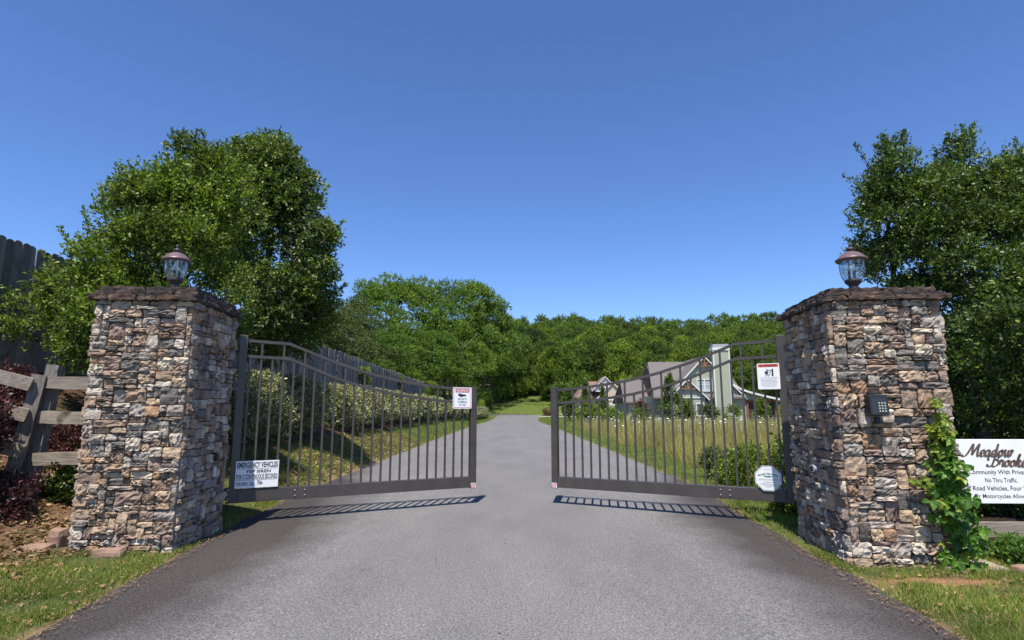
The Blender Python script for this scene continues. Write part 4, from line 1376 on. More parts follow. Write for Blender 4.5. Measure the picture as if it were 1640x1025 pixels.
# ------------------------------------------------------------------ creeper on the right pillar
def creeper():
    rng = np.random.default_rng(81)
    root = empty('creeper', on_pillar(PR, RR, RW / 2 - .1, -RD / 2 - .06, 0), RR)
    tag(root, 'bright green creeper climbing the pillar edge beside the white board', 'vine')
    def leafmesh(kind):
        mb = MB()
        lfs = ((0, 1.0), (52, .86), (-52, .86), (105, .6), (-105, .6)) if kind == 0 else ((0, 1.0), (60, .85), (-60, .85))
        for (ang, ln) in lfs:
            a = rad(ang); d = Vector((math.sin(a), 0, -math.cos(a))); s_ = Vector((math.cos(a), 0, math.sin(a)))
            Lf = .085 * ln; Wf = .05 * ln
            b = len(mb.v)
            P = [(0, 0, 0), (.35, .42, .008), (.65, .5, .012), (1, 0, -.012), (.65, -.5, .012), (.35, -.42, .008), (.5, 0, -.006)]
            for (t, w, o) in P:
                q = d * (t * Lf) + s_ * (w * Wf)
                mb.v.append((q.x, -o - t * .012, q.z))
            mb.f += [[b, b + 1, b + 6], [b + 1, b + 2, b + 6], [b + 2, b + 3, b + 6], [b + 3, b + 4, b + 6], [b + 4, b + 5, b + 6], [b + 5, b, b + 6]]
        return mb
    G = [leafmesh(0).mesh('leaf', M_VINE), leafmesh(1).mesh('leaf', M_VINE)]
    Yg = [leafmesh(0).mesh('leaf', M_VINEY), leafmesh(1).mesh('leaf', M_VINEY)]
    spine = [(-.05, .03), (-.05, .35), (-.08, .6), (-.10, .85), (-.10, 1.05), (-.10, 1.25), (-.09, 1.42), (-.11, 1.62)]
    width = [.21, .20, .18, .16, .13, .10, .05, .02]
    cnt = 0
    for k in range(235):
        t = rng.random()
        z = .03 + 1.57 * t ** 1.1
        x = np.interp(z, [q[1] for q in spine], [q[0] for q in spine])
        w = np.interp(z, [q[1] for q in spine], width)
        if z > 1.3 and rng.random() < .35: continue
        if z < .6: x += .05
        me = (Yg if (z > 1.22 or rng.random() < .10) else G)[int(rng.random() < .3)]
        s = rng.uniform(.8, 1.4) * (.55 if z > 1.4 else .8 if z > 1.25 else 1.0)
        link('leaf', me, root, (x + rng.normal(0, w * .45), -.02 - abs(rng.normal(0, .05)) , z + rng.normal(0, .02)), (rng.normal(-.25, .25), rng.normal(0, .35), rng.normal(0, .35)), (s, s, s))
    for k in range(22):       # the yellow runner to the left
        t = k / 21
        s = rng.uniform(.5, .8)
        link('leaf', Yg[k % 2], root, (-.38 + .34 * t + rng.normal(0, .02), -.04, .82 - .2 * t + rng.normal(0, .025)), (rng.normal(-.4, .3), rng.normal(0, .3), rng.normal(0, .5)), (s, s, s))
    mb = MB()
    mb.tube([(x, -.025, z) for x, z in spine], .008, 6)
    mb.tube([(.0, -.03, .02), (.03, -.03, .4), (-.03, -.03, .8), (-.06, -.02, 1.15)], .007, 6)
    mb.tube([(.0, -.03, .55), (-.15, -.03, .68), (-.38, -.03, .83)], .005, 6)
    mb.build('stem', M_STEM, root)
creeper()
shrub('weed_clump', 'leafy green weeds at the foot of the creeper by the rail', (5.02, 5.86, 0), .28, .22, .2, M_WEED, 330, 8, .05, 83, cat='weeds', up=.9)
shrub('weed_clump', 'leafy green weeds under the low rail at the picture edge', (5.35, 5.8, 0), .36, .22, .2, M_WEED, 360, 8, .05, 84, cat='weeds', up=.9)

# vines hanging on the board fence
shrub('fence_vine', 'yellow-green vine draped over the middle of the board fence', (-8.25, 31.5, 2.6), .3, .5, 1.9, M_BUSHLT, 320, 8, .10, 85, cat='vine', low=.2, stem=True)
shrub('fence_vine', 'small vine near the far end of the board fence', (-8.25, 42.5, 2.6), .3, .5, 1.6, M_OLIVE, 240, 8, .11, 86, cat='vine', low=.2, stem=True)

# ------------------------------------------------------------------ rocks
def rock(label, loc, d, mat, seed, rz=0):
    o = MB().rough((0, 0, d[2] * .3), d, 5, 4, 3, .18 * min(d) + .004, seed).build('rock', mat, None, loc, (0, 0, rz), smooth=False)
    tag(o, label, 'rock')
rock('flat reddish stone lying against the pillar foot in the grass', (-4.12, 6.14, .01), (.30, .13, .10), M_ROCK, 3, .1)
rock('brown rounded rock at the outer corner of the pillar', (-4.92, 6.20, .02), (.30, .2, .12), M_ROCK, 4, .2)
rock('upright reddish block leaning on the pillar corner', (-4.83, 6.38, .05), (.16, .14, .24), M_ROCK, 5, -.2)
rock('half-buried grey stone in the grass among fallen leaves', (-4.82, 5.75, -.01), (.28, .16, .07), M_ROCKG, 6, .3)
rock('long dark flat stone at the lower left in the grass', (-4.95, 5.3, -.01), (.42, .14, .07), M_ROCKG, 7, .5)
rock('small brown rock beside the concrete footing', (4.72, 5.55, -.01), (.2, .14, .1), M_ROCK, 8, .2)

# ------------------------------------------------------------------ houses
def slab(mb, pts, t=.18):
    """roof plane: 4 corner points, thickened downwards"""
    up = [Vector(p) for p in pts]
    dn = [p - Vector((0, 0, t)) for p in up]
    mb.hexa([*dn, *up])
def window(parent, x0, x1, z0, z1, y, cols=1, blind=False):
    f = MB()
    t = .1
    f.box(((x0 + x1) / 2, y - .04, z0 - t / 2), (x1 - x0 + 2 * t, .1, t)).box(((x0 + x1) / 2, y - .04, z1 + t / 2), (x1 - x0 + 2 * t, .1, t))
    f.box((x0 - t / 2, y - .038, (z0 + z1) / 2), (t, .1, z1 - z0)).box((x1 + t / 2, y - .038, (z0 + z1) / 2), (t, .1, z1 - z0))
    w = (x1 - x0) / cols
    for k in range(1, cols):
        f.box((x0 + w * k, y - .036, (z0 + z1) / 2), (.14, .09, z1 - z0))
    for k in range(cols):
        f.box((x0 + w * (k + .5), y - .03, (z0 + z1) / 2), (w - .15, .06, .06))
    fr = f.build('window', M_TRIM, parent)
    for k in range(cols):
        xa, xb = x0 + w * k + .03, x0 + w * (k + 1) - .03
        MB().box(((xa + xb) / 2, y - .01, (z0 * 3 + z1) / 4), (xb - xa, .03, (z1 - z0) / 2 - .02)).build('pane', M_BLIND if blind else M_PANE, fr)
        MB().box(((xa + xb) / 2, y - .01, (z0 + 3 * z1) / 4), (xb - xa, .03, (z1 - z0) / 2 - .02)).build('pane', M_BLIND if blind else M_PANE, fr)
    return fr

def gable_front(parent, cx, hw, zp, ze, zb, y, wall_mat, depth, over=.45, roof_mat=None, truss=True):
    """a gabled front facing the camera: wall, two roof planes running back, white rakes, timber truss"""
    MB().prism([(cx - hw, zb), (cx + hw, zb), (cx + hw, ze), (cx, zp - .15), (cx - hw, ze)], 1, y, y + .25).build('gable_wall', wall_mat, parent)
    sl = (zp - ze) / hw
    ho = hw + over
    zo = zp - sl * ho
    mb = MB()
    slab(mb, [(cx - ho, y - .26, zo + .12), (cx, y - .26, zp + .12), (cx, y + depth, zp + .12), (cx - ho, y + depth, zo + .12)])
    slab(mb, [(cx, y - .26, zp + .121), (cx + ho, y - .26, zo + .121), (cx + ho, y + depth, zo + .121), (cx, y + depth, zp + .121)])
    mb.build('gable_roof', roof_mat or M_SHINGLE, parent)
    rk = MB()
    for s in (-1, 1):
        a = Vector((cx + s * ho, y - .32, zo + .09)); b = Vector((cx + s * .02, y - .32, zp + .09))
        pts = []
        for (dy, dz) in ((0, -.16), (.055, -.16)):
            pts += [a + Vector((0, dy, dz)), b + Vector((0, dy, dz))]
        rk.hexa([pts[0], pts[1], pts[3], pts[2], pts[0] + Vector((0, 0, .18)), pts[1] + Vector((0, 0, .18)), pts[3] + Vector((0, 0, .18)), pts[2] + Vector((0, 0, .18))])
    rk.build('rake_board', M_TRIM, parent)
    if truss:
        tm = MB(); zc = zp - .95
        q = (zp - zc) / sl
        tm.box((cx, y - .19, zc), (2 * q, .12, .14)).box((cx, y - .189, (zc + zp) / 2 - .1), (.16, .15, zp - zc - .2))
        for s in (-1, 1):
            tm.tube([(cx, y - .19, zc + .05), (cx + s * q * .45, y - .19, zp - .45 * (zp - zc) - .15)], .07, 5)
        tm.build('truss', M_TIMBER, parent)

def green_house():
    h = empty('green_house', (20, 62, 0))
    tag(h, 'sage-green house with white trim, clad chimney and brown roof', 'house')
    I = Matrix.Translation((-20, -62, 0))
    g = empty('tmp', (0, 0, 0)); bpy.data.objects.remove(g)
    ox, oy = -20, -62
    def P(mb): mb.v = [(a + ox, b + oy, c) for a, b, c in mb.v]; return mb
    # main body
    P(MB().box((19.4, 67.3, 1.4), (8.3, 10, 3.0))).build('walls', M_SIDING, h)
    mb = MB()
    slab(mb, [(15.0, 61.4, 2.75), (25.0, 61.4, 2.75), (24.4, 67, 6.95), (15.9, 67, 6.95)])
    slab(mb, [(15.9, 67, 6.951), (24.4, 67, 6.951), (25.0, 72.9, 2.75), (15.0, 72.9, 2.75)])
    P(mb).build('roof', M_SHINGLE, h)
    P(MB().prism([(62.0, 2.4), (72.3, 2.4), (67.1, 6.6)], 0, 15.75, 15.95)).build('end_gable', M_DARKTRIM, h)
    class Sub:   # gables built in house space
        pass
    def in_house(fn):
        before = set(bpy.data.objects)
        fn()
        for o in set(bpy.data.objects) - before:
            if o.parent == h and o.type == 'MESH' and not o.get('moved'):
                o.location = (ox, oy, 0); o['moved'] = 1
        for o in set(bpy.data.objects) - before:
            if 'moved' in o: del o['moved']
    in_house(lambda: gable_front(h, 20.75, 3.9, 7.05, 3.0, 0.0, 61.9, M_SIDING, 6.0))
    in_house(lambda: gable_front(h, 18.45, 1.85, 4.55, 2.75, 0.0, 60.6, M_SIDING, 3.0, .35))
    P(MB().box((18.45, 60.55, 2.68), (3.6, .06, .12))).build('band_board', M_TRIM, h)
    in_house(lambda: window(h, 19.95, 21.45, 3.45, 4.6, 61.88, 2, True))
    in_house(lambda: window(h, 19.35, 20.05, .85, 2.0, 60.58, 1))
    in_house(lambda: window(h, 20.55, 21.1, .85, 2.0, 61.88, 1))
    # clad chimney
    ch = P(MB().box((22.35, 61.45, 4.0), (1.62, .9, 8.0))).build('chimney', M_SIDING, h)
    tr = MB()
    for x in (21.51, 23.19):
        tr.box((x, 61.0, 3.95), (.14, .14, 7.9))
    P(tr).build('corner_board', M_TRIM, ch)
    P(MB().box((22.35, 61.45, 7.86), (1.86, 1.1, .3))).build('band', M_TRIM, ch)
    P(MB().box((22.35, 61.45, 8.2), (1.7, .95, .36))).build('cap', M_GREY, ch)
    # right wing with the screened porch under a flared roof
    P(MB().prism([(23.2, 0), (25.35, 0), (25.35, 3.2), (23.2, 4.4)], 1, 62.6, 66)).build('wing_wall', M_SIDING, h)
    P(MB().prism([(25.36, 2.5), (28.6, 2.5), (28.6, 2.75), (26.8, 3.1), (25.36, 3.25)], 1, 62.62, 62.8)).build('porch_gable', M_SIDING, h)
    in_house(lambda: window(h, 24.15, 24.85, .85, 2.15, 62.58, 1))
    P(MB().box((24.3, 62.55, 2.72), (2.1, .06, .12))).build('band_board', M_TRIM, h)
    prof_ = [(23.0, 4.95), (23.8, 4.2), (24.6, 3.72), (25.6, 3.36), (27.0, 3.0), (29.2, 2.5)]
    rf_ = MB(); ra = MB()
    for (a, za), (b, zb) in zip(prof_[:-1], prof_[1:]):
        slab(rf_, [(a, 62.0, za), (b, 62.0, zb), (b, 68, zb), (a, 68, za)], .15)
        ra.hexa([(a, 61.94, za - .2), (b, 61.94, zb - .2), (b, 61.99, zb - .2), (a, 61.99, za - .2), (a, 61.94, za + .02), (b, 61.94, zb + .02), (b, 61.99, zb + .02), (a, 61.99, za + .02)])
    P(rf_).build('porch_roof', M_SHINGLE, h)
    P(ra).build('rake_board', M_TRIM, h)
    po = P(MB().box((27.0, 62.55, 2.38), (3.3, .2, .22)).box((25.45, 62.56, 1.15), (.16, .18, 2.26)).box((28.55, 62.56, 1.15), (.16, .18, 2.26))).build('porch_frame', M_REDWOOD, h)
    P(MB().box((26.27, 62.7, 1.2), (1.48, .03, 2.14))).build('screen', M_SCREEN, po)
    P(MB().box((27.74, 62.7, 1.2), (1.42, .03, 2.14))).build('screen', M_SCREEN, po)
    P(MB().box((27.0, 62.65, .75), (2.9, .05, .05)).box((27.02, 62.64, 1.2), (.08, .06, 2.14))).build('porch_rail', M_BLACK, po)
    P(MB().box((27.0, 62.4, .02), (3.6, .5, .14))).build('porch_sill', M_TRIM, h)
    # garage wing on the left
    P(MB().box((14.6, 69.5, 1.3), (3.0, 6, 2.6))).build('garage_wall', M_SIDING, h)
    mb = MB()
    slab(mb, [(12.7, 65.9, 2.3), (16.6, 65.9, 2.3), (16.6, 69.4, 5.0), (13.1, 69.4, 5.0)])
    slab(mb, [(13.1, 69.4, 5.001), (16.6, 69.4, 5.001), (16.6, 73, 2.3), (12.7, 73, 2.3)])
    P(mb).build('garage_roof', M_SHINGLE, h)
    P(MB().prism([(66.4, 2.2), (72.5, 2.2), (69.45, 4.75)], 0, 12.98, 13.1)).build('garage_gable', M_DARKTRIM, h)
    P(MB().box((14.0, 66.46, 1.05), (1.2, .06, 2.1))).build('garage_door', M_TRIM, h)
green_house()

def beige_house():
    y = 95
    zb = .35
    h = empty('beige_house', (15, y, zb))
    tag(h, 'distant beige house with reddish-brown roof and white gable trim', 'house')
    def L_(mb): mb.v = [(a - 15, b - y, c - zb) for a, b, c in mb.v]; return mb
    L_(MB().box((14.9, y + 4.5, 1.9), (7.6, 8, 3.4))).build('walls', M_BEIGE, h)
    mb = MB()
    slab(mb, [(10.6, y - .1, 3.4), (19.4, y - .1, 3.4), (17.4, y + 4.5, 6.2), (12.6, y + 4.5, 6.2)])
    slab(mb, [(12.6, y + 4.5, 6.201), (17.4, y + 4.5, 6.201), (19.4, y + 9, 3.4), (10.6, y + 9, 3.4)])
    slab(mb, [(10.6, y + 9, 3.402), (10.6, y - .1, 3.402), (12.6, y + 4.45, 6.19), (12.6, y + 4.55, 6.19)])
    L_(mb).build('roof', M_SHINGLE2, h)
    before = set(bpy.data.objects)
    gable_front(h, 15.3, 1.7, 6.7, 4.9, 4.3, y - .5, M_TRIM, 4.5, .5, M_SHINGLE2, False)
    gable_front(h, 16.4, 2.5, 5.7, 3.2, .3, y - 1.0, M_BEIGE, 4, .5, M_SHINGLE2, False)
    window(h, 13.0, 14.2, 1.6, 3.0, y + .46, 1)
    window(h, 17.4, 18.1, 1.6, 2.6, y - 1.02, 1)
    for o in set(bpy.data.objects) - before:
        if o.parent == h: o.location = (-15, -y, -zb)
    L_(MB().box((16.4, y - 1.06, 2.95), (4.6, .06, .16))).build('band_board', M_TRIM, h)
    L_(MB().box((15.6, y - 1.04, 1.3), (2.2, .05, 2.0))).build('garage_door', M_TRIM, h)
beige_house()

# ------------------------------------------------------------------ shrubs and small trees by the houses
def cone_tree(label, px, y, top, base_z, r, mat, seed, name='conifer', group=None):
    rng = np.random.default_rng(seed)
    h = top - base_z
    lob = []
    for k in range(22):
        t = rng.random()
        rr = r * (1 - t * .85) * (.6 + .4 * min(1, t * 5))
        a = rng.random() * 6.28
        lob.append((px + math.cos(a) * rr * .5, y + math.sin(a) * rr * .5, base_z + h * (.1 + .82 * t), rr * .6 + .12, rr * .6 + .12, h * .12))
    tree(name, label, 'tree', (px, y, base_z), lob, mat, 420, 7, .22, .45, .4, seed, .09, (px, y, base_z + h * .9), up=.9, limbs=6, group=group)
cone_tree('dark cone-shaped conifer before the brown roof of the green house', 15.9, 58, 4.9, 0, 1.15, M_HOLLYR, 101)
cone_tree('slim dark columnar conifer before the left end of the beige house', 9.2, 72, 4.9, .05, .75, M_PEAR, 102)
cone_tree('slim columnar conifer in front of the beige house wall', 11.3, 72, 4.6, .05, .75, M_PEAR, 103)
cone_tree('slim columnar conifer close to the tip of the gate leaf', 7.1, 72, 4.4, .05, .8, M_PEAR, 104)
shrub('round_shrub', 'rounded green shrub beside the conifer at the green house', (17.6, 59, 0), 1.0, .8, 2.3, M_PEAR, 420, 7, .2, 111)
shrub('tall_shrub', 'brownish-green shrub below the lower gable window', (19.9, 58.5, 0), .9, .8, 2.1, M_OLIVE, 380, 7, .18, 112)
shrub('tall_shrub', 'thin young green shrub at the foot of the clad chimney', (22.3, 58.5, 0), .9, .7, 1.8, M_HOLLY, 200, 6, .18, 113)
shrub('tall_shrub', 'upright green shrub before the screened porch', (25.1, 58, 0), .7, .7, 2.3, M_HOLLY, 300, 7, .18, 114)
shrub('tall_shrub', 'green shrub at the outer corner of the screened porch', (28.0, 59, 0), .8, .7, 2.0, M_BUSHLT, 300, 7, .18, 115)
shrub('maple_shrub', 'small rusty-red maple beside the garage wing', (13.8, 62.5, 0), .7, .7, 2.6, M_MAPLE, 300, 7, .2, 116)
shrub('yellow_shrub', 'broad yellow-green shrub at the road edge before the beige house', (7.4, 58, 0), 1.2, 1.0, 2.3, M_BUSHLT, 520, 7, .2, 117, low=.3)
shrub('yellow_shrub', 'yellow-green shrub in the meadow before the beige house garage', (9.7, 56, 0), 1.0, .9, 1.45, M_BUSHLT, 420, 7, .2, 118)
shrub('round_shrub', 'dark reddish low shrub by the far driveway', (6.2, 96, .35), 1.1, .9, 1.2, M_MAPLE, 200, 6, .2, 119)
shrub('yellow_shrub', 'loose green shrub among white flowers beside the garage door', (12.0, 55, 0), .9, .8, 1.5, M_HOLLY, 240, 6, .18, 120)

# ------------------------------------------------------------------ tall woods beyond the board fence
def wood_mesh(seed, n_lobes, n_tw, L, slim=1.0):
    """unit tree: height 1, crown to .30 radius"""
    rng = np.random.default_rng(seed)
    lob = []
    for k in range(n_lobes):
        t = rng.random() ** .8
        z = .26 + .66 * t
        rr = .31 * slim * math.sin(math.pi * min(1, .18 + .80 * t) ** .8) + .04
        a = rng.random() * 6.283; q = math.sqrt(rng.random())
        r = rng.uniform(.07, .135)
        lob.append((math.cos(a) * rr * q, math.sin(a) * rr * q, z, r, r, r * .62))
    Q = crown_quads(lob, n_tw, 7, L, .6, L * 2.2, rng, .25, .13, .06, 0, .8)
    mb = MB()
    limb(mb, (0, 0, -.03), (rng.normal(0, .02), rng.normal(0, .02), .8), .018, .004, rng, 6, .05, 7)
    for k in range(10):
        c = lob[k]
        limb(mb, (0, 0, .2 + .4 * rng.random()), c[:3], .007, .002, rng, 4, .1, 5)
    return Q, mb
WOOD = []
for k in range(4):
    Q, mb = wood_mesh(200 + k, 44, 3000, .0135)
    WOOD.append((Q, mb))
WOOD_M = {}
def wood_tree(name, label, x, y, top, width, mat, k, group, bark=None):
    z0 = gz(x, y)
    key = (k, mat.name)
    if key not in WOOD_M:
        WOOD_M[key] = (quads_mesh('crown', WOOD[k][0], mat), WOOD[k][1].mesh('trunk', bark or M_BARK, True))
    root = empty(name, (x, y, z0), (x * 3.7) % 6.28)
    h = top - z0
    s = width / .62
    tag(root, label, 'tree', group)
    root.scale = (s, s, h / .97)
    link('crown', WOOD_M[key][0], root); link('trunk', WOOD_M[key][1], root)
def wpx(px, Y): return (px - 820) / 916 * Y * .99
woods = [(528, 495, 62, 8, 1, 0), (560, 505, 70, 8, 1, 1), (500, 520, 58, 8, 1, 2), (585, 455, 92, 12, 0, 0), (625, 441, 104, 14, 0, 1), (668, 446, 108, 14, 0, 2), (712, 448, 112, 15, 0, 3),
         (752, 452, 116, 14, 0, 0), (786, 475, 120, 12, 0, 1), (808, 502, 124, 9, 0, 2), (610, 530, 74, 9, 0, 3), (650, 520, 88, 11, 0, 0), (700, 530, 96, 11, 0, 1), (742, 525, 108, 10, 0, 2), (570, 475, 84, 9, 1, 3),
         (775, 540, 118, 9, 0, 3), (540, 560, 60, 7, 1, 0), (590, 575, 66, 7, 0, 2), (640, 590, 74, 7, 0, 1), (470, 500, 60, 9, 1, 3), (720, 590, 92, 8, 0, 0)]
names = ['olive-green tree in the wood above the board fence', 'tall round-headed green tree in the wood beyond the board fence']
WL = {3: 'tall round-headed tree at the left shoulder of the far wood', 4: 'tallest green tree, its crown forming the peak of the far wood', 5: 'tall green tree just right of the wood peak',
      6: 'broad full-crowned green tree in the middle of the far wood', 7: 'large green tree where the wood starts stepping down to the road', 8: 'rounded tree on the right shoulder of the far wood',
      9: 'rightmost tree of the far wood, overhanging the end of the road', 0: 'olive-green tree rising over the near part of the board fence', 14: 'olive-brown tree standing against the left shoulder of the wood'}
for i, (px, py, Y, w, kind, k) in enumerate(woods):
    top = 1.5 + (655 - py) / 916 * Y
    lab = WL.get(i) or ('low olive tree filling the edge of the wood above the board fence' if kind else 'lower dark-green tree filling the foot of the far wood')
    wood_tree('olive_tree' if kind else 'broadleaf_tree', lab, wpx(px, Y), Y, top, w, M_OLIVE if kind else M_OAK, k,
              'trees of the wood beyond the board fence')

# pale dead limb showing against the dark wood
dl = empty('dead_tree', (wpx(737, 93), 93, gz(wpx(737, 93), 93)))
tag(dl, 'pale bare trunk with one slanting limb in front of the dark wood', 'tree')
mb = MB(); rgd = np.random.default_rng(9)
limb(mb, (0, 0, -.2), (.2, .6, 11.2), .12, .03, rgd, 8, .03, 8)
mb.build('trunk', M_BARK, dl, smooth=True)
mb = MB(); limb(mb, (.1, .4, 9.5), (2.7, .2, 12.2), .06, .025, rgd, 5, .05, 6); mb.build('branch', M_PALEBARK, dl, smooth=True)

# bushes at the foot of the hill
bush_protos = {}
brg = np.random.default_rng(91)
BUSHES = [(768, 640, 94, 2.2), (776, 622, 112, 3.4), (790, 618, 122, 4.2), (806, 606, 125, 4.5), (826, 604, 128, 5), (848, 606, 130, 5), (866, 600, 130, 5.5), (885, 598, 124, 5), (905, 596, 118, 5),
          (892, 628, 118, 3.0), (928, 596, 118, 5), (950, 594, 122, 5), (1000, 600, 116, 5), (1030, 590, 112, 5), (978, 588, 124, 5),
          (825, 582, 132, 5.5), (850, 578, 134, 6), (800, 592, 128, 4.5), (915, 580, 128, 6), (880, 574, 134, 6)]
proto = []
for k in range(3):
    Q = crown_quads([(math.cos(a) * q * .6, math.sin(a) * q * .6, .3 + .5 * t * (1 - .4 * q), .3, .3, .26) for a, q, t in zip(brg.random(16) * 6.28, np.sqrt(brg.random(16)), brg.random(16))], 620, 7, .085, .6, .18, brg, .5, .2, .12)
    proto.append(quads_mesh('hill_bush', Q, M_BUSHLT))
for i, (px, py, Y, w) in enumerate(BUSHES):
    x = wpx(px, Y); z0 = gz(x, Y)
    h = max(1.2, 1.5 + (655 - py) / 916 * Y - z0)
    o = link('hill_bush', proto[i % 3], None, (x, Y, z0 - .1), (0, 0, i * 1.3), (w * .62, w * .62, h))
    tag(o, 'light green bush at the foot of the wooded hill', 'bush', 'bushes at the foot of the hill')

# ------------------------------------------------------------------ forest on the hill
hill_var = []
for k in range(5):
    rng = np.random.default_rng(300 + k)
    Q, mb = wood_mesh(300 + k, 24, 760, .023, 1.15)
    hill_var.append(quads_mesh('forest_tree', Q, M_HILL))
rng = np.random.default_rng(77)
spots = []
y = 118.0
while y < 285:
    step = 5.6 + (y - 118) * .012
    xl, xr = -.12 * y - 6, .62 * y
    x = xl
    while x < xr:
        yy = y + rng.uniform(-2.2, 2.2); xx = x + rng.uniform(-2.2, 2.2)
        if yy > 128 or xx > 8:
            if not (yy < 112):
                spots.append((xx, yy))
        x += step
    y += step * .95
def near_key(p):
    return math.hypot(p[0], p[1])
spots.sort(key=near_key)
lowQ = []
base_low = []
for k in range(4):
    Qs, _ = wood_mesh(320 + k, 18, 240, .040, 1.2)
    base_low.append(Qs)
for i, (x, y) in enumerate(spots):
    h = rng.uniform(9, 14.5); w = rng.uniform(7.0, 10.0)
    z0 = gz(x, y) - .5
    if i < 290:
        o = link('forest_tree', hill_var[i % 5], None, (x, y, z0), (0, 0, rng.random() * 6.28), (w / .68, w / .68, h))
        tag(o, 'leafy green tree in the wood covering the hill', 'tree', 'trees covering the hill')
    else:
        Q = base_low[i % 4] * np.array([w / .68, w / .68, h])
        a = rng.random() * 6.28
        c, s_ = math.cos(a), math.sin(a)
        Rm = np.array([[c, -s_, 0], [s_, c, 0], [0, 0, 1]])
        lowQ.append(Q @ Rm.T + np.array([x, y, z0]))
print('hill trees', len(spots))
if lowQ:
    tag(link('far_woods', quads_mesh('far_woods', np.concatenate(lowQ), M_HILL)), kind='stuff')

# ------------------------------------------------------------------ grass, litter, meadow, flowers
def blades(name, xy, hgt, wid, mat, rng, lean=.35, seg=1):
    n = len(xy)
    z = ground_z(xy[:, 0], xy[:, 1])
    P = np.stack([xy[:, 0], xy[:, 1], z - .01], 1)
    a = rng.random(n) * 2 * math.pi
    side = np.stack([np.cos(a), np.sin(a), np.zeros(n)], 1) * (wid * (.6 + .8 * rng.random(n)))[:, None] * .5
    h = hgt * (.45 + .85 * rng.random(n)) if np.isscalar(hgt) else hgt
    b = rng.random(n) * 2 * math.pi
    ln = np.stack([np.cos(b), np.sin(b), np.zeros(n)], 1) * (h * lean * rng.random(n) * 1.5)[:, None]
    T = P + ln + np.stack([np.zeros(n), np.zeros(n), h], 1)
    V = np.empty((n, 4, 3))
    V[:, 0] = P - side; V[:, 1] = P + side; V[:, 2] = T + side * .25; V[:, 3] = T - side * .25
    o = link(name, quads_mesh(name, V, mat))
    tag(o, kind='stuff')
    return o
def patch(n, x0, x1, y0, y1, rng, ok=None, clump=.55, ypow=1.0):
    t = rng.random(n * 3) ** ypow
    xy = np.stack([x0 + (x1 - x0) * rng.random(n * 3), y0 + (y1 - y0) * t], 1)
    keep = np.ones(len(xy), bool)
    if ok is not None: keep &= ok(xy[:, 0], xy[:, 1])
    xy = xy[keep]
    cl = np.array([noise.noise(Vector((p[0] * 2.1, p[1] * 2.1, 0))) + .6 * noise.noise(Vector((p[0] * 6, p[1] * 6, 4))) for p in xy])
    k = rng.random(len(xy)) < np.clip(.5 + cl * clump * 2, .06, 1)
    return xy[k][:n]
g = np.random.default_rng(55)
def not_pillar(x, y):
    return ~((np.abs(x - PL[0]) < .6) & (np.abs(y - PL[1]) < .67)) & ~((np.abs(x - PR[0]) < .62) & (np.abs(y - PR[1]) < .72))
lf = lambda x, y: (x < edge_l(y) - .04 + .05 * np.sin(y * 7)) & not_pillar(x, y)
rf_ok = lambda x, y: (x > edge_r(y) + .04 + .05 * np.sin(y * 6)) & not_pillar(x, y) & (np.exp(-(((x - 3.75) / .5) ** 2 + ((y - 5.28) / .13) ** 2)) < .45)
# near left: green by the asphalt, thin and littered farther out
blades('near_grass', patch(24000, -5.2, -3.0, 3.6, 6.9, g, lambda x, y: lf(x, y) & (x > -4.2 - (6.6 - y) * .42)), .062, .0055, M_GRASS, g, .6)
blades('thin_grass', patch(16000, -6.8, -3.2, 3.6, 7.6, g, lf), .05, .005, M_DRYGRASS, g, .8)
# near right
blades('near_grass', patch(40000, 2.85, 5.9, 3.6, 6.25, g, rf_ok), .058, .0055, M_GRASS, g, .6)
blades('thin_grass', patch(16000, 2.9, 5.9, 3.6, 6.2, g, rf_ok), .05, .005, M_DRYGRASS, g, .8)
# verge beside the right pillar and gate
blades('verge_grass', patch(20000, 3.1, 4.6, 6.0, 11.5, g, rf_ok), .06, .006, M_GRASS, g, .6)
blades('verge_grass', patch(9000, -4.5, -3.5, 6.6, 11, g, lf), .06, .006, M_DRYGRASS, g, .6)
# left bank
blades('bank_grass', patch(38000, -5.15, -3.6, 9, 30, g, lf, .45, 1.5), .06, .008, M_GRASS, g, .6)
blades('bank_grass', patch(15000, -5.1, -3.6, 9, 26, g, lf, .6, 1.3), .05, .008, M_DRYGRASS, g, .8)
blades('bank_grass', patch(14000, -5.1, -2.4, 28, 85, g, lf, .3, 1.2), .10, .022, M_GRASS, g, .5)
# mown strip on the right and the meadow
blades('verge_grass', patch(16000, 3.4, 5.6, 11, 40, g, rf_ok, .4, 1.4), .08, .010, M_GRASS, g, .6)
blades('verge_grass', patch(9000, 3.1, 8, 36, 90, g, rf_ok, .3, 1.2), .12, .028, M_GRASS, g, .5)
mead = lambda x, y: (x > 4.9 + .35 * np.sin(y * .7) + np.clip(y - 30, 0, 30) * .045)
blades('meadow_grass', patch(40000, 4.6, 16, 11.5, 26, g, mead, .5, 1.2), .52, .008, M_MEADOW, g, .75)
blades('meadow_grass', patch(44000, 4.6, 34, 24, 56, g, mead, .5, 1.1), .58, .014, M_MEADOW, g, .75)
blades('meadow_stalks', patch(5000, 5.2, 30, 14, 54, g, mead, .8, 1.1), .95, .014, M_MEADOW, g, .5)
blades('hill_grass', patch(9000, -14, 14, 106, 126, g, None, .4), .22, .05, M_GRASS, g, .5)

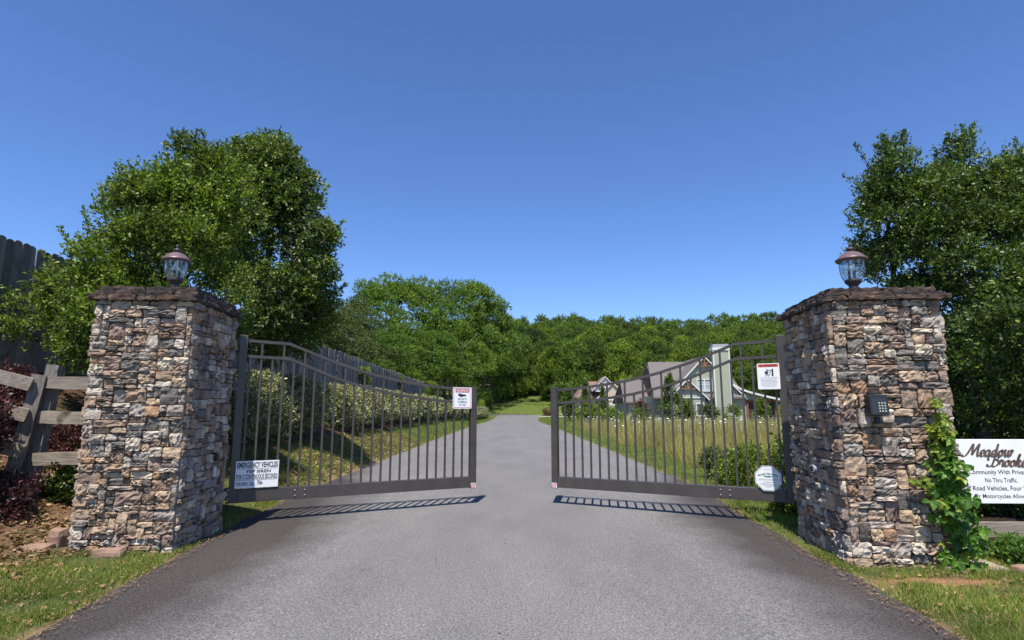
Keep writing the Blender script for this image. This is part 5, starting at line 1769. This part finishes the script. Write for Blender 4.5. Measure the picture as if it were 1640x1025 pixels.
def litter(name, n, x0, x1, y0, y1, ok, size):
    xy = patch(n, x0, x1, y0, y1, g, ok, .5)
    m = len(xy)
    P = np.stack([xy[:, 0], xy[:, 1], ground_z(xy[:, 0], xy[:, 1]) + .015 + .015 * g.random(m)], 1)
    A = g.normal(size=(m, 3)); A[:, 2] *= .3
    A = unit(A)
    U = np.array([0, 0, 1.0]) + g.normal(0, .35, (m, 3))
    B = unit(np.cross(A, U))
    s = size * (.6 + .8 * g.random(m))[:, None]
    V = np.empty((m, 4, 3))
    V[:, 0] = P - A * s * .5; V[:, 1] = P + B * s * .28 + np.array([0, 0, .006]); V[:, 2] = P + A * s * .5; V[:, 3] = P - B * s * .28
    tag(link(name, quads_mesh(name, V, M_LITTER)), kind='stuff')
litter('leaf_litter', 5200, -7.2, -4.3, 4.6, 8.6, lf, .06)
litter('leaf_litter', 1000, -4.4, -3.3, 4.0, 7.5, lf, .035)
litter('leaf_litter', 4200, -5.2, -3.8, 9.5, 24, lf, .075)
litter('leaf_litter', 1500, 3.0, 5.8, 4.2, 6.3, rf_ok, .035)
# dry needles along the asphalt edges
litter('road_litter', 90, -3.2, 3.2, 3.6, 16, None, .045)
xs_ = []
for sgn in (0, 1):
    yy = 3.8 + g.random(900) ** 1.3 * 14
    ex = (edge_l(yy) if sgn == 0 else edge_r(yy)) + g.normal(0, .05, 900) + (.03 if sgn == 0 else -.03)
    xs_.append(np.stack([ex, yy, np.full(900, .035)], 1))
P = np.concatenate(xs_)
A = unit(g.normal(size=P.shape) * np.array([1, 1.6, .08]))
B = unit(np.cross(A, np.array([0, 0, 1.0])))
V = np.stack([P - A * .03, P + B * .004, P + A * .03, P - B * .004], 1)
tag(link('edge_litter', quads_mesh('edge_litter', V, M_LITTER)), kind='stuff')

# white umbels standing over the meadow
fl = patch(420, 5.5, 32, 25, 55, g, mead, .6, 1.0)
mb = MB()
for (x, y) in fl:
    z = gz(x, y) + g.uniform(.5, 1.0); r = g.uniform(.03, .075)
    b = len(mb.v); n = 7
    tx, ty = g.normal(0, .25), g.normal(0, .25)
    mb.v.append((x, y, z + .01))
    for k in range(n):
        a = 2 * math.pi * k / n; rr = r * g.uniform(.75, 1.1)
        mb.v.append((x + rr * math.cos(a), y + rr * math.sin(a), z + tx * rr * math.cos(a) + ty * rr * math.sin(a)))
    for k in range(n):
        mb.f.append([b, b + 1 + k, b + 1 + (k + 1) % n])
    mb.tube([(x, y, gz(x, y)), (x, y, z)], .006, 3, False)
tag(mb.build('wildflowers', M_FLOWER), kind='stuff')
